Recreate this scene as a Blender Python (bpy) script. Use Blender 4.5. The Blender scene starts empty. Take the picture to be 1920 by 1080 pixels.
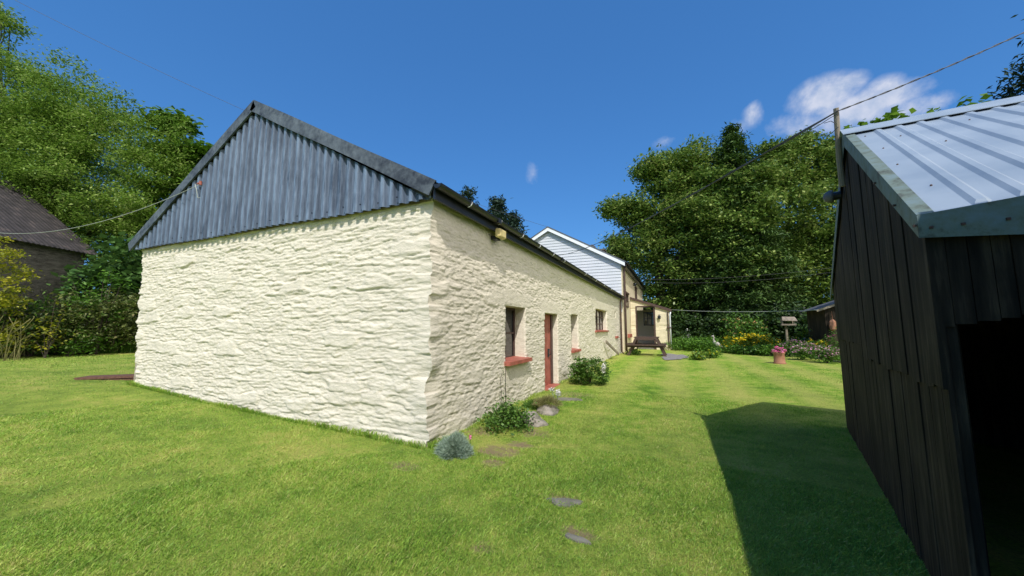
import bpy, math, random
import numpy as np
from mathutils import Vector, Matrix
random.seed(7); RS = np.random.RandomState(11)
S = bpy.context.scene; COL = S.collection
R = math.radians
# ------------------------------------------------------------------ camera, sun, sky
F = 682.0; PITCH = math.atan(74/682.0); YAW = R(23.9); EYE = np.array([0, 0, 1.6])
cam = bpy.data.objects.new('camera', bpy.data.cameras.new('camera')); COL.objects.link(cam)
cam.location = EYE; cam.rotation_euler = (math.pi/2+PITCH, 0, YAW)
cam.data.sensor_width = 36; cam.data.lens = F/1920*36; cam.data.clip_start = .05; cam.data.clip_end = 3000
S.camera = cam
S.view_settings.view_transform = 'Standard'; S.view_settings.look = 'None'; S.view_settings.gamma = 1
S.view_settings.exposure = 0.32
SUNV = Vector((.275, -.59, .757)).normalized()
EL = math.asin(SUNV.z); AZ = math.atan2(SUNV.x, SUNV.y)
sl = bpy.data.lights.new('sun', 'SUN'); sl.energy = 3.35; sl.angle = R(.5); sl.color = (1, .955, .88)
so = bpy.data.objects.new('sun', sl); COL.objects.link(so); so.rotation_euler = SUNV.to_track_quat('Z', 'Y').to_euler()
so.location = (20, -40, 50)

def ray(px, py):
    c0, c1 = (px-960)/F, -(py-540)/F
    cp, sp = math.cos(PITCH), math.sin(PITCH)
    up = c1*cp+sp; fw = cp-c1*sp
    return np.array([c0*math.cos(YAW)-fw*math.sin(YAW), c0*math.sin(YAW)+fw*math.cos(YAW), up])/1.0
def onz(px, py, Z=0):
    r = ray(px, py); return EYE+r*(Z-EYE[2])/r[2]
def ony(px, py, Y):
    r = ray(px, py); return EYE+r*(Y/r[1])
def onx(px, py, X):
    r = ray(px, py); return EYE+r*(X/r[0])
def far(px, py, w):
    return EYE+ray(px, py)*w

W = bpy.data.worlds.new("World"); S.world = W; W.use_nodes = True
nt = W.node_tree; nt.nodes.clear()
def N(nt, t, **k):
    n = nt.nodes.new(t)
    for a, v in k.items():
        if a.startswith('i_'): n.inputs[a[2:].replace('_', ' ')].default_value = v
        else: setattr(n, a, v)
    return n
def math_(nt, op, a, b=None, c=None, clamp=False):
    n = nt.nodes.new('ShaderNodeMath'); n.operation = op; n.use_clamp = clamp
    for i, v in enumerate((a, b, c)):
        if v is None: continue
        if isinstance(v, (int, float)): n.inputs[i].default_value = v
        else: nt.links.new(v, n.inputs[i])
    return n.outputs[0]
def vmath(nt, op, a, b=None):
    n = nt.nodes.new('ShaderNodeVectorMath'); n.operation = op
    for i, v in enumerate((a, b)):
        if v is None: continue
        if isinstance(v, (tuple, list)): n.inputs[i].default_value = v
        else: nt.links.new(v, n.inputs[i])
    return n
def mixc(nt, f, a, b, mode='MIX'):
    n = nt.nodes.new('ShaderNodeMixRGB'); n.blend_type = mode
    for i, v in enumerate((f, a, b)):
        if isinstance(v, (int, float)): n.inputs[i].default_value = v
        elif isinstance(v, (tuple, list)): n.inputs[i].default_value = tuple(v)+((1,) if len(v) == 3 else ())
        else: nt.links.new(v, n.inputs[i])
    return n.outputs[0]
def ramp(nt, f, stops):
    n = nt.nodes.new('ShaderNodeValToRGB'); e = n.color_ramp.elements
    while len(e) < len(stops): e.new(.5)
    for x, (p, c) in zip(e, stops):
        x.position = p; x.color = (c, c, c, 1) if isinstance(c, (int, float)) else tuple(c)+(1,)
    nt.links.new(f, n.inputs[0]); return n.outputs[0]
sky = N(nt, 'ShaderNodeTexSky', sky_type='NISHITA'); sky.sun_disc = False
sky.sun_elevation = EL; sky.sun_rotation = AZ; sky.altitude = 150; sky.air_density = 1.15; sky.dust_density = .35; sky.ozone_density = 3.2
tc = N(nt, 'ShaderNodeTexCoord')
def noise(nt, vec, scale, detail=4, rough=.55, dist=0):
    n = nt.nodes.new('ShaderNodeTexNoise'); n.inputs['Scale'].default_value = scale; n.inputs['Detail'].default_value = detail
    n.inputs['Roughness'].default_value = rough; n.inputs['Distortion'].default_value = dist
    if vec is not None: nt.links.new(vec, n.inputs['Vector'])
    return n.outputs[0]
nz = noise(nt, tc.outputs['Generated'], 9, 8, .62, .3)
nz2 = noise(nt, tc.outputs['Generated'], 26, 6, .6)
tot = None
for (px, py, rx, ry, amp) in [(1545, 182, 58, 40, 1.), (1620, 203, 88, 38, 1.), (1695, 212, 66, 28, .9), (1580, 162, 40, 24, .8), (1500, 235, 75, 34, .6), (1412, 214, 22, 30, .62), (1250, 263, 30, 18, .42), (1000, 326, 20, 28, .33), (1655, 165, 36, 24, .7), (1390,236,60,22,.35), (780, 15, 60, 34, .12)]:
    c = ray(px, py); k = np.linalg.norm(c); c = c/k
    ez = np.array([0, 0, 1.]); u = np.cross(c, ez); u /= np.linalg.norm(u); v = np.cross(u, c)
    s = 1/(F*k*.9)
    du = vmath(nt, 'DOT_PRODUCT', tc.outputs['Generated'], tuple(u/(rx*s))).outputs['Value']
    dv = vmath(nt, 'DOT_PRODUCT', tc.outputs['Generated'], tuple(v/(ry*s))).outputs['Value']
    fr = vmath(nt, 'DOT_PRODUCT', tc.outputs['Generated'], tuple(c)).outputs['Value']
    d0 = float(np.dot(v, c))
    rr = math_(nt, 'SQRT', math_(nt, 'ADD', math_(nt, 'MULTIPLY', du, du), math_(nt, 'MULTIPLY', dv, dv)))
    m = math_(nt, 'MULTIPLY', math_(nt, 'SUBTRACT', 1.12, rr), amp)
    m = math_(nt, 'MULTIPLY', m, math_(nt, 'GREATER_THAN', fr, 0.2))
    tot = m if tot is None else math_(nt, 'MAXIMUM', tot, m)
cm = math_(nt, 'ADD', tot, math_(nt, 'MULTIPLY', math_(nt, 'SUBTRACT', nz, .5), 2.6))
cm = math_(nt, 'ADD', cm, math_(nt, 'MULTIPLY', math_(nt, 'SUBTRACT', nz2, .5), .9))
cm = math_(nt, 'MULTIPLY', cm, math_(nt, 'MULTIPLY', tot, 2.2, clamp=True))
cmask = ramp(nt, cm, [(.1, 0), (1.5, .9)])
hsv = N(nt, 'ShaderNodeHueSaturation'); hsv.inputs['Hue'].default_value = .497; hsv.inputs['Saturation'].default_value = 1.2; hsv.inputs['Value'].default_value = .92
nt.links.new(sky.outputs[0], hsv.inputs['Color'])
shade = ramp(nt, nz2, [(.35, (2.5, 3.0, 4.0)), (.62, (3.7, 3.9, 4.6))])
bg = N(nt, 'ShaderNodeBackground'); bg.inputs['Strength'].default_value = .15
# broken cloud added out of view, behind and right, to brighten the side wall
gm = N(nt, 'ShaderNodeGamma'); gm.inputs[1].default_value = .55; nt.links.new(hsv.outputs[0], gm.inputs[0])
skyb = mixc(nt, 1, gm.outputs[0], (.455, .95, 1.65), 'MULTIPLY')
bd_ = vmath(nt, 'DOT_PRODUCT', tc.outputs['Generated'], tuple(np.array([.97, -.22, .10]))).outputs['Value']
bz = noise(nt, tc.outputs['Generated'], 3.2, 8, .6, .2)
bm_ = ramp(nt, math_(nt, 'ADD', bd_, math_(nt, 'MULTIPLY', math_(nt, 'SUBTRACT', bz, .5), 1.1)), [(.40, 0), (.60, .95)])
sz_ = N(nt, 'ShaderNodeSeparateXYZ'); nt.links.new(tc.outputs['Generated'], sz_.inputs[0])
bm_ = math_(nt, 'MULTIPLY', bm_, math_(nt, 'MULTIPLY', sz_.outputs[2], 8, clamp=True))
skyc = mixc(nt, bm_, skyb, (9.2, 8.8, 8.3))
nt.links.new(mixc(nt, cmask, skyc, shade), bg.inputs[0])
wo = N(nt, 'ShaderNodeOutputWorld'); nt.links.new(bg.outputs[0], wo.inputs[0])

# ------------------------------------------------------------------ helpers
def tag(o, label=None, cat=None, group=None, kind=None):
    if label: o['label'] = label
    if cat: o['category'] = cat
    if group: o['group'] = group
    if kind: o['kind'] = kind
    return o
def empty(name, loc, label, cat, group=None):
    o = bpy.data.objects.new(name, None); COL.objects.link(o); o.location = loc; o.empty_display_size = .2
    return tag(o, label, cat, group)
def pos(o):
    v = Vector((0, 0, 0))
    while o is not None: v += o.location; o = o.parent
    return v
class MB:
    def __init__(s): s.v = []; s.f = []
    def add(s, vs, fs):
        b = len(s.v); s.v += [tuple(map(float, q)) for q in vs]; s.f += [tuple(b+i for i in f) for f in fs]; return s
    def box(s, c, d, rz=0, rx=0, ry=0):
        m = Matrix.Rotation(rz, 3, 'Z') @ Matrix.Rotation(ry, 3, 'Y') @ Matrix.Rotation(rx, 3, 'X')
        vs = [Vector(c)+m @ Vector((x*d[0]/2, y*d[1]/2, z*d[2]/2)) for x in (-1, 1) for y in (-1, 1) for z in (-1, 1)]
        return s.add(vs, [(0, 1, 3, 2), (4, 6, 7, 5), (0, 4, 5, 1), (2, 3, 7, 6), (0, 2, 6, 4), (1, 5, 7, 3)])
    def span(s, a, b):
        a, b = np.minimum(a, b), np.maximum(a, b); return s.box((a+b)/2, b-a)
    def bar(s, a, b, w, h, up=(0, 0, 1)):
        a, b = Vector(a), Vector(b); d = (b-a).normalized(); u = Vector(up); u = (u-d*u.dot(d)).normalized(); r = d.cross(u)
        vs = [p+r*x*w/2+u*y*h/2 for p in (a, b) for x, y in ((-1, -1), (1, -1), (1, 1), (-1, 1))]
        return s.add(vs, [(0, 1, 2, 3), (7, 6, 5, 4), (0, 4, 5, 1), (1, 5, 6, 2), (2, 6, 7, 3), (3, 7, 4, 0)])
    def tube(s, pts, rad, n=8, cap=True):
        pts = [Vector(p) for p in pts]; rs = rad if isinstance(rad, (list, tuple)) else [rad]*len(pts)
        b = len(s.v); ref = Vector((0.13, .31, 1)).normalized()
        for i, p in enumerate(pts):
            d = (pts[min(i+1, len(pts)-1)]-pts[max(i-1, 0)]).normalized()
            if abs(d.dot(ref)) > .95: ref = Vector((1, .2, .1)).normalized()
            u = (ref-d*ref.dot(d)).normalized(); w = d.cross(u)
            for k in range(n):
                a = 2*math.pi*k/n; s.v.append(tuple(p+(u*math.cos(a)+w*math.sin(a))*rs[i]))
        for i in range(len(pts)-1):
            for k in range(n):
                k2 = (k+1) % n; s.f.append((b+i*n+k, b+i*n+k2, b+(i+1)*n+k2, b+(i+1)*n+k))
        if cap:
            s.f.append(tuple(b+k for k in range(n))[::-1]); s.f.append(tuple(b+(len(pts)-1)*n+k for k in range(n)))
        return s
    def lathe(s, c, prof, n=20):
        c = Vector(c); b = len(s.v)
        for r, z in prof:
            for k in range(n):
                a = 2*math.pi*k/n; s.v.append(tuple(c+Vector((r*math.cos(a), r*math.sin(a), z))))
        for i in range(len(prof)-1):
            for k in range(n):
                k2 = (k+1) % n; s.f.append((b+i*n+k, b+i*n+k2, b+(i+1)*n+k2, b+(i+1)*n+k))
        s.f.append(tuple(b+k for k in range(n))[::-1]); s.f.append(tuple(b+(len(prof)-1)*n+k for k in range(n)))
        return s
    def build(s, name, m, parent=None, smooth=False, bevel=0):
        me = bpy.data.meshes.new(name); o = bpy.data.objects.new(name, me); COL.objects.link(o)
        off = Vector((0, 0, 0))
        if parent is not None: o.parent = parent; off = pos(parent)
        me.from_pydata([tuple(Vector(q)-off) for q in s.v], [], s.f); me.materials.append(m); me.update()
        if smooth: me.polygons.foreach_set('use_smooth', [True]*len(me.polygons))
        if bevel:
            bv = o.modifiers.new('bevel', 'BEVEL'); bv.width = bevel; bv.segments = 2; bv.limit_method = 'ANGLE'
        return o
def npmesh(name, V, Q, m, parent=None, smooth=False):
    me = bpy.data.meshes.new(name); o = bpy.data.objects.new(name, me); COL.objects.link(o)
    V = np.asarray(V, dtype=np.float32)
    if parent is not None: o.parent = parent; V = V-np.array(pos(parent), dtype=np.float32)
    k = Q.shape[1]
    me.vertices.add(len(V)); me.vertices.foreach_set('co', V.ravel())
    me.loops.add(Q.size); me.loops.foreach_set('vertex_index', Q.ravel().astype(np.int32))
    me.polygons.add(len(Q)); me.polygons.foreach_set('loop_start', np.arange(0, Q.size, k, dtype=np.int32))
    me.polygons.foreach_set('loop_total', np.full(len(Q), k, dtype=np.int32))
    if smooth: me.polygons.foreach_set('use_smooth', np.ones(len(Q), dtype=bool))
    me.update(calc_edges=True); me.validate(); me.materials.append(m); return o

# noise in numpy
def rnd(ix, iy, s): 
    v = np.sin(ix*127.1+iy*311.7+s*74.7)*43758.5453; return v-np.floor(v)
def vnoise(x, y, s=0):
    ix, iy = np.floor(x), np.floor(y); fx, fy = x-ix, y-iy; fx = fx*fx*(3-2*fx); fy = fy*fy*(3-2*fy)
    a, b, c, d = rnd(ix, iy, s), rnd(ix+1, iy, s), rnd(ix, iy+1, s), rnd(ix+1, iy+1, s)
    return (a*(1-fx)+b*fx)*(1-fy)+(c*(1-fx)+d*fx)*fy
def fbm(x, y, s=0, o=4):
    t = 0; a = .5
    for i in range(o): t = t+a*vnoise(x*2**i, y*2**i, s+i*3.1); a *= .5
    return t
def ss(a, b, x): t = np.clip((x-a)/(b-a), 0, 1); return t*t*(3-2*t)
# ground
def gz(x, y):
    x = np.asarray(x, float); y = np.asarray(y, float)
    z = np.interp(x, [-80, -30, -22, -16, -10.8, -7.8, -6, -3, 0], [2.4, .95, .72, .58, .36, .2, .13, .03, 0.0])
    z = z+np.maximum(0, y-52)*.055*ss(52, 90, y)*(y < 1e9)
    r = np.hypot(x, y)
    return z+.02*(fbm(x*.35, y*.35, 5)-.5)*ss(2, 5, r)
def G(x, y): return float(gz(x, y))

# ------------------------------------------------------------------ materials
def mat(name):
    m = bpy.data.materials.new(name); m.use_nodes = True; t = m.node_tree
    return m, t, t.nodes['Principled BSDF']
def bump(t, b, h, strength, dist):
    n = t.nodes.new('ShaderNodeBump'); n.inputs['Strength'].default_value = strength; n.inputs['Distance'].default_value = dist
    t.links.new(h, n.inputs['Height']); t.links.new(n.outputs[0], b.inputs['Normal'])
def pcoord(t, sc=(1, 1, 1)):
    g = t.nodes.new('ShaderNodeNewGeometry'); mp = t.nodes.new('ShaderNodeMapping'); mp.inputs['Scale'].default_value = sc
    t.links.new(g.outputs['Position'], mp.inputs[0]); return mp.outputs[0]
def simple(name, c, c2=None, scale=8, rough=.7, metal=0, sc=(1, 1, 1), bmp=.3, bd=.01, lo=.35, hi=.65, spec=.5, detail=5):
    m, t, b = mat(name); v = pcoord(t, sc); n = noise(t, v, scale, detail, .6)
    t.links.new(ramp(t, n, [(lo, c), (hi, c2 or tuple(x*.8 for x in c))]), b.inputs['Base Color'])
    b.inputs['Roughness'].default_value = rough; b.inputs['Metallic'].default_value = metal
    b.inputs['Specular IOR Level'].default_value = spec
    if bmp: bump(t, b, noise(t, v, scale*3, 4), bmp, bd)
    return m
def leafmat(name, cols, trans=.3, rough=.5, nscale=.6, spec=.35):
    m, t, b = mat(name); g = t.nodes.new('ShaderNodeNewGeometry')
    cl = noise(t, g.outputs['Position'], nscale, 3)
    f = math_(t, 'ADD', math_(t, 'MULTIPLY', g.outputs['Random Per Island'], .55), math_(t, 'MULTIPLY', cl, .5))
    k = len(cols); c = ramp(t, f, [(.15+.75*i/(k-1), q) for i, q in enumerate(cols)])
    t.links.new(c, b.inputs['Base Color']); b.inputs['Roughness'].default_value = rough; b.inputs['Specular IOR Level'].default_value = spec
    tr = t.nodes.new('ShaderNodeBsdfTranslucent'); t.links.new(mixc(t, .6, c, (.55, .7, .08), 'MIX') if False else c, tr.inputs[0])
    mx = t.nodes.new('ShaderNodeMixShader'); mx.inputs[0].default_value = trans
    t.links.new(b.outputs[0], mx.inputs[1]); t.links.new(tr.outputs[0], mx.inputs[2])
    t.links.new(mx.outputs[0], t.nodes['Material Output'].inputs[0]); return m

# limewashed stone
def limewash(name, c1, c2, dirt):
    m, t, b = mat(name); v = pcoord(t, (1, 1, 2.2))
    n = noise(t, v, 1.3, 6, .6); c = ramp(t, n, [(.3, c1), (.7, c2)])
    n2 = noise(t, v, 7, 5, .65); c = mixc(t, ramp(t, n2, [(.54, 0), (.72, .7)]), c, dirt)
    g = t.nodes.new('ShaderNodeNewGeometry'); sx = t.nodes.new('ShaderNodeSeparateXYZ'); t.links.new(g.outputs['Position'], sx.inputs[0])
    st = math_(t, 'ADD', sx.outputs[2], math_(t, 'MULTIPLY', math_(t, 'SUBTRACT', noise(t, pcoord(t), 5, 4), .5), .25))
    top = ramp(t, st, [(0, 0), (1, 0)]) 
    low = math_(t, 'SUBTRACT', 1, math_(t, 'MULTIPLY', math_(t, 'ADD', st, .02), 7), clamp=True)
    c = mixc(t, math_(t, 'MULTIPLY', low, .45), c, (.32, .33, .2))
    hi = math_(t, 'MULTIPLY', math_(t, 'SUBTRACT', st, 3.2), 5, clamp=True)
    c = mixc(t, math_(t, 'MULTIPLY', hi, .5), c, (.42, .42, .2))
    t.links.new(c, b.inputs['Base Color']); b.inputs['Roughness'].default_value = .9; b.inputs['Specular IOR Level'].default_value = .15
    h = math_(t, 'ADD', noise(t, v, 18, 6, .62, .4), math_(t, 'MULTIPLY', noise(t, v, 70, 4), .35))
    bump(t, b, h, .8, .014); return m
M = {}
M['lime'] = limewash('limewash', (.745, .685, .57), (.665, .61, .505), (.50, .47, .38))
M['render'] = simple('cream_render', (.72, .63, .46), (.64, .56, .40), 3, .9, bmp=.5, bd=.02, spec=.1)
M['red'] = simple('red_masonry_paint', (.42, .125, .09), (.27, .075, .05), 5, .6, bmp=.4)
M['black'] = simple('black_plastic', (.012, .014, .02), (.022, .026, .034), 6, .35, bmp=0)
M['white'] = simple('white_upvc', (.82, .84, .87), (.76, .79, .83), 1.5, .45, bmp=0)
M['siding'] = simple('white_cladding', (.60, .62, .66), (.55, .58, .62), 1.2, .5, bmp=.1)
M['brown'] = simple('brown_paint', (.055, .03, .024), (.09, .05, .038), 10, .6)
M['darkwood'] = simple('dark_timber', (.045, .025, .018), (.09, .055, .04), 9, .7, sc=(1, 1, 6))
M['greywood'] = simple('weathered_timber', (.30, .25, .19), (.16, .13, .10), 8, .85, sc=(1, 1, .25), bmp=.6)
M['wire'] = simple('cable', (.05, .05, .055), (.09, .09, .095), 30, .6, bmp=0)
M['paleline'] = simple('pale_line', (.42, .45, .42), (.3, .33, .3), 30, .7, bmp=0)
M['slate'] = simple('slate_roof', (.07, .075, .09), (.11, .115, .13), 5, .6)
M['rock'] = simple('garden_rock', (.33, .29, .25), (.17, .16, .12), 7, .9, bmp=.9, bd=.03, lo=.4, hi=.62)
M['flag'] = simple('flagstone', (.21, .20, .165), (.13, .125, .09), 8, .85, bmp=.5)
M['gravel'] = simple('gravel', (.34, .32, .31), (.16, .15, .15), 35, .9, bmp=1, bd=.03, lo=.42, hi=.6)
M['terracotta'] = simple('terracotta', (.36, .17, .10), (.27, .12, .07), 6, .8)
M['alarm'] = simple('yellowed_plastic', (.72, .60, .28), (.62, .50, .22), 5, .45, bmp=0)
M['rust'] = simple('rusty_board', (.10, .045, .03), (.17, .085, .055), 12, .8, sc=(3, 1, 1), bmp=.5)
M['pink'] = leafmat('pink_petals', [(.70, .12, .32), (.85, .28, .48)], .3)
M['mauve'] = leafmat('mauve_petals', [(.55, .24, .38), (.78, .48, .58)], .3)
M['yellow'] = leafmat('yellow_petals', [(.75, .50, .01), (.88, .70, .03)], .25)
M['lime_green'] = leafmat('lady_mantle', [(.42, .48, .02), (.70, .68, .05)], .3)
M['whiteflower'] = leafmat('white_petals', [(.75, .72, .72), (.85, .83, .80)], .3)
M['peach'] = leafmat('peach_petals', [(.70, .30, .12), (.8, .55, .22)], .3)
m, t, b = mat('glass'); b.inputs['Base Color'].default_value = (.015, .018, .022, 1); b.inputs['Roughness'].default_value = .04; b.inputs['Specular IOR Level'].default_value = .8; M['glass'] = m
m, t, b = mat('inside_wall'); b.inputs['Base Color'].default_value = (.62, .58, .50, 1); b.inputs['Roughness'].default_value = .9; M['inside'] = m

# painted blue-grey corrugated cladding with dark streaks of old paint
def paintmetal(name, light, dark, sx, rough=.5, lo=.42, hi=.66, big=1.2, vz=.3, fz=.12, fs=38, ribs_=False):
    m, t, b = mat(name); v = pcoord(t, (sx, sx, vz))
    n = noise(t, v, 3, 7, .68, .2); n2 = noise(t, pcoord(t), big, 3); n3 = noise(t, pcoord(t, (1, 1, fz)), fs, 3)
    f = math_(t, 'ADD', math_(t, 'MULTIPLY', n, .5), math_(t, 'ADD', math_(t, 'MULTIPLY', n2, .2), math_(t, 'MULTIPLY', n3, .3)))
    t.links.new(ramp(t, f, [(lo, light), (hi, dark)]), b.inputs['Base Color']); b.inputs['Roughness'].default_value = rough
    b.inputs['Specular IOR Level'].default_value = .3
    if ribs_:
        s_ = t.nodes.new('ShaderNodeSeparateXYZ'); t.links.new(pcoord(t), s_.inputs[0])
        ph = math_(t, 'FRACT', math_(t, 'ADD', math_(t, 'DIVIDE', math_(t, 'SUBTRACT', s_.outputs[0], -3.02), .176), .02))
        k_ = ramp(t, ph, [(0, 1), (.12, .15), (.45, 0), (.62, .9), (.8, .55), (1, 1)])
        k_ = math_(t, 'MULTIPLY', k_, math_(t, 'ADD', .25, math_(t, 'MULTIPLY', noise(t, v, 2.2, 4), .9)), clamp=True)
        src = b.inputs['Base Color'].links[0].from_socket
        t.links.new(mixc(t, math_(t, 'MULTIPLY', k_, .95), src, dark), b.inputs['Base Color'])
    bump(t, b, n, .15, .004); return m
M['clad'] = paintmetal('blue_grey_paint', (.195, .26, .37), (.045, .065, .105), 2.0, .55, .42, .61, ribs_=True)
M['barge'] = paintmetal('grey_barge_paint', (.13, .155, .185), (.03, .037, .052), .45, .6, .40, .60, 2.2, .5, 1, 14)
M['shedwood'] = None
m, t, b = mat('tarred_board'); v = pcoord(t, (1, 1, .07)); n = noise(t, v, 16, 6, .65); n2 = noise(t, pcoord(t), 1.7, 4)
f = math_(t, 'ADD', math_(t, 'MULTIPLY', n, .7), math_(t, 'MULTIPLY', n2, .3))
t.links.new(ramp(t, f, [(.40, (.008, .006, .004)), (.52, (.026, .019, .013)), (.68, (.095, .072, .046))]), b.inputs['Base Color'])
b.inputs['Roughness'].default_value = .8; b.inputs['Specular IOR Level'].default_value = .2; bump(t, b, n, .5, .01); M['shedwood'] = m
m, t, b = mat('pale_blue_sheet'); n = noise(t, pcoord(t), 2.5, 5); n2 = noise(t, pcoord(t), 40, 3)
t.links.new(mixc(t, ramp(t, n2, [(.66, 0), (.75, .35)]), ramp(t, n, [(.35, (.215, .275, .35)), (.65, (.28, .34, .41))]), (.2, .24, .26)), b.inputs['Base Color'])
b.inputs['Roughness'].default_value = .45; M['sheet'] = m
m, t, b = mat('mossy_flashing'); n = noise(t, pcoord(t), 9, 6, .7)
t.links.new(ramp(t, n, [(.35, (.14, .20, .21)), (.55, (.12, .16, .13)), (.68, (.05, .055, .04))]), b.inputs['Base Color']); b.inputs['Roughness'].default_value = .6; M['flash'] = m
m, t, b = mat('old_iron_roof'); n = noise(t, pcoord(t), 3, 6, .65)
t.links.new(ramp(t, n, [(.35, (.02, .017, .018)), (.55, (.042, .036, .038)), (.7, (.09, .07, .065))]), b.inputs['Base Color']); b.inputs['Roughness'].default_value = .7; M['iron'] = m
M['rubble'] = simple('rubble_stone', (.16, .15, .13), (.07, .065, .055), 4, .9, sc=(1, 1, 3), bmp=1, bd=.05)
M['bark'] = simple('bark', (.10, .08, .06), (.05, .04, .03), 10, .9, sc=(1, 1, .2), bmp=1, bd=.03)

# lawn
def lawn_material():
    m, t, b = mat('lawn'); v = pcoord(t)
    a = noise(t, v, .55, 4, .6); bb = noise(t, v, 3.2, 5, .65); c = noise(t, v, 38, 5, .7); d = noise(t, pcoord(t, (1, 1, 1)), 150, 3, .7)
    f = math_(t, 'ADD', math_(t, 'MULTIPLY', a, .5), math_(t, 'MULTIPLY', bb, .5))
    col = ramp(t, f, [(.38, (.12, .26, .022)), (.5, (.28, .43, .05)), (.62, (.50, .51, .12))])
    # mowing stripes
    sx = t.nodes.new('ShaderNodeSeparateXYZ'); t.links.new(v, sx.inputs[0])
    w = math_(t, 'SINE', math_(t, 'MULTIPLY', math_(t, 'ADD', sx.outputs[0], math_(t, 'MULTIPLY', a, .8)), 4.4))
    w = math_(t, 'MULTIPLY', w, math_(t, 'MULTIPLY', math_(t, 'SUBTRACT', sx.outputs[1], 4), .14, clamp=True))
    col = mixc(t, math_(t, 'ADD', math_(t, 'MULTIPLY', w, .30), .25), col, (.52, .50, .14))
    fine = ramp(t, math_(t, 'ADD', math_(t, 'MULTIPLY', c, .5), math_(t, 'MULTIPLY', d, .5)), [(.36, .45), (.62, 1.25)])
    col = mixc(t, 1, col, fine, 'MULTIPLY')
    # bare earth
    soil = None
    for (px, py, rx, ry) in [(935, 850, .36, .28), (925, 872, .22, .18), (975, 838, .25, .2), (1057, 938, .2, .14), (1085, 1003, .2, .12), (755, 880, .25, .15), (1000, 815, .3, .25), (905, 812, .35, .3),(905,1030,.12,.09), (1075,742,.6,.5)]:
        p = onz(px, py, 0)
        dx = math_(t, 'DIVIDE', math_(t, 'SUBTRACT', sx.outputs[0], float(p[0])), rx); dy = math_(t, 'DIVIDE', math_(t, 'SUBTRACT', sx.outputs[1], float(p[1])), ry)
        r_ = math_(t, 'SUBTRACT', 1, math_(t, 'ADD', math_(t, 'MULTIPLY', dx, dx), math_(t, 'MULTIPLY', dy, dy)))
        soil = r_ if soil is None else math_(t, 'MAXIMUM', soil, r_)
    sm = math_(t, 'ADD', soil, math_(t, 'MULTIPLY', math_(t, 'SUBTRACT', noise(t, v, 9, 5, .7), .5), 3))
    col = mixc(t, ramp(t, sm, [(.15, 0), (1.1, .9)]), col, (.34, .25, .15))
    t.links.new(col, b.inputs['Base Color']); b.inputs['Roughness'].default_value = .8; b.inputs['Specular IOR Level'].default_value = .15
    bump(t, b, math_(t, 'ADD', c, d), .9, .03)
    return m
M['lawn'] = lawn_material()
def stops_axis(lim, near, g):
    a = [0.]; s = near
    while a[-1] < lim: a.append(a[-1]+s); s = s*g if a[-1] > 12 else s
    a = np.array(a); return np.concatenate([-a[:0:-1], a])
ax = stops_axis(900, .35, 1.22)
XX, YY = np.meshgrid(ax, ax, indexing='ij'); ZZ = gz(XX, YY)
n = len(ax); idx = np.arange(n*n).reshape(n, n)
Q = np.stack([idx[:-1, :-1], idx[1:, :-1], idx[1:, 1:], idx[:-1, 1:]], -1).reshape(-1, 4)
tag(npmesh('ground', np.stack([XX, YY, ZZ], -1).reshape(-1, 3), Q, M['lawn'], smooth=True), kind='structure')
# gravel path by the house
def blob_sheet(name, cx, cy, rx, ry, m, dz, seed, sq=.7):
    mb = MB(); vs = [(cx, cy, G(cx, cy)+dz)]; k = 36
    for i in range(k):
        a = 2*math.pi*i/k; r_ = 1+.18*math.sin(a*3+seed)+.1*math.sin(a*7+seed*2)
        x, y = cx+rx*r_*math.copysign(abs(math.cos(a))**sq, math.cos(a)), cy+ry*r_*math.copysign(abs(math.sin(a))**sq, math.sin(a)); vs.append((x, y, G(x, y)+dz))
    mb.add(vs, [(0, 1+i, 1+(i+1) % k) for i in range(k)]); return mb.build(name, m)
p = onz(1268, 669, .03); tag(blob_sheet('path', p[0]-.15, p[1]+.3, .62, 2.1, M['gravel'], .03, 1), kind='structure')

# ------------------------------------------------------------------ barn
BX, BY = -3.02, 4.07           # near corner
BL = -10.98; BEND = 23.95; WT = 3.42
OPEN = [(6.5, 7.55, .93, 2.03, .30), (8.85, 10.02, -.6, 1.97, .22), (11.5, 12.45, .85, 2.03, .42), (15.5, 18.4, 1.45, 2.4, .25), (21.1, 21.45, 2.15, 2.5, .12)]
SMOOTH = [(5.9, 7.9, 2.06, 2.32), (6.45, 7.6, .45, .92), (8.6, 10.4, 1.99, 2.28), (11.2, 12.8, 2.05, 2.22), (14.8, 19.0, 2.42, 2.75), (15.2, 18.6, 1.3, 1.44)]
def cells(u, v, cu, cv, seed):
    x = u/cu; y = v/cv; x = x+.5*(np.floor(y) % 2)
    ix, iy = np.floor(x), np.floor(y); f1 = np.full(u.shape, 9.); f2 = f1.copy(); hid = np.zeros(u.shape); dx1 = hid.copy(); dy1 = hid.copy()
    for i in (-1, 0, 1):
        for j in (-1, 0, 1):
            cx, cy = ix+i, iy+j; qx = cx+.15+.7*rnd(cx, cy, seed); qy = cy+.2+.6*rnd(cx, cy, seed+1)
            d = np.maximum(abs(x-qx)*.8, abs(y-qy))*.55+np.hypot(x-qx, y-qy)*.45
            m1 = d < f1; f2 = np.where(m1, f1, np.minimum(f2, d)); hid = np.where(m1, rnd(cx, cy, seed+2), hid)
            dx1 = np.where(m1, x-qx, dx1); dy1 = np.where(m1, y-qy, dy1); f1 = np.where(m1, d, f1)
    return f1, f2, hid, dx1, dy1
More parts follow.
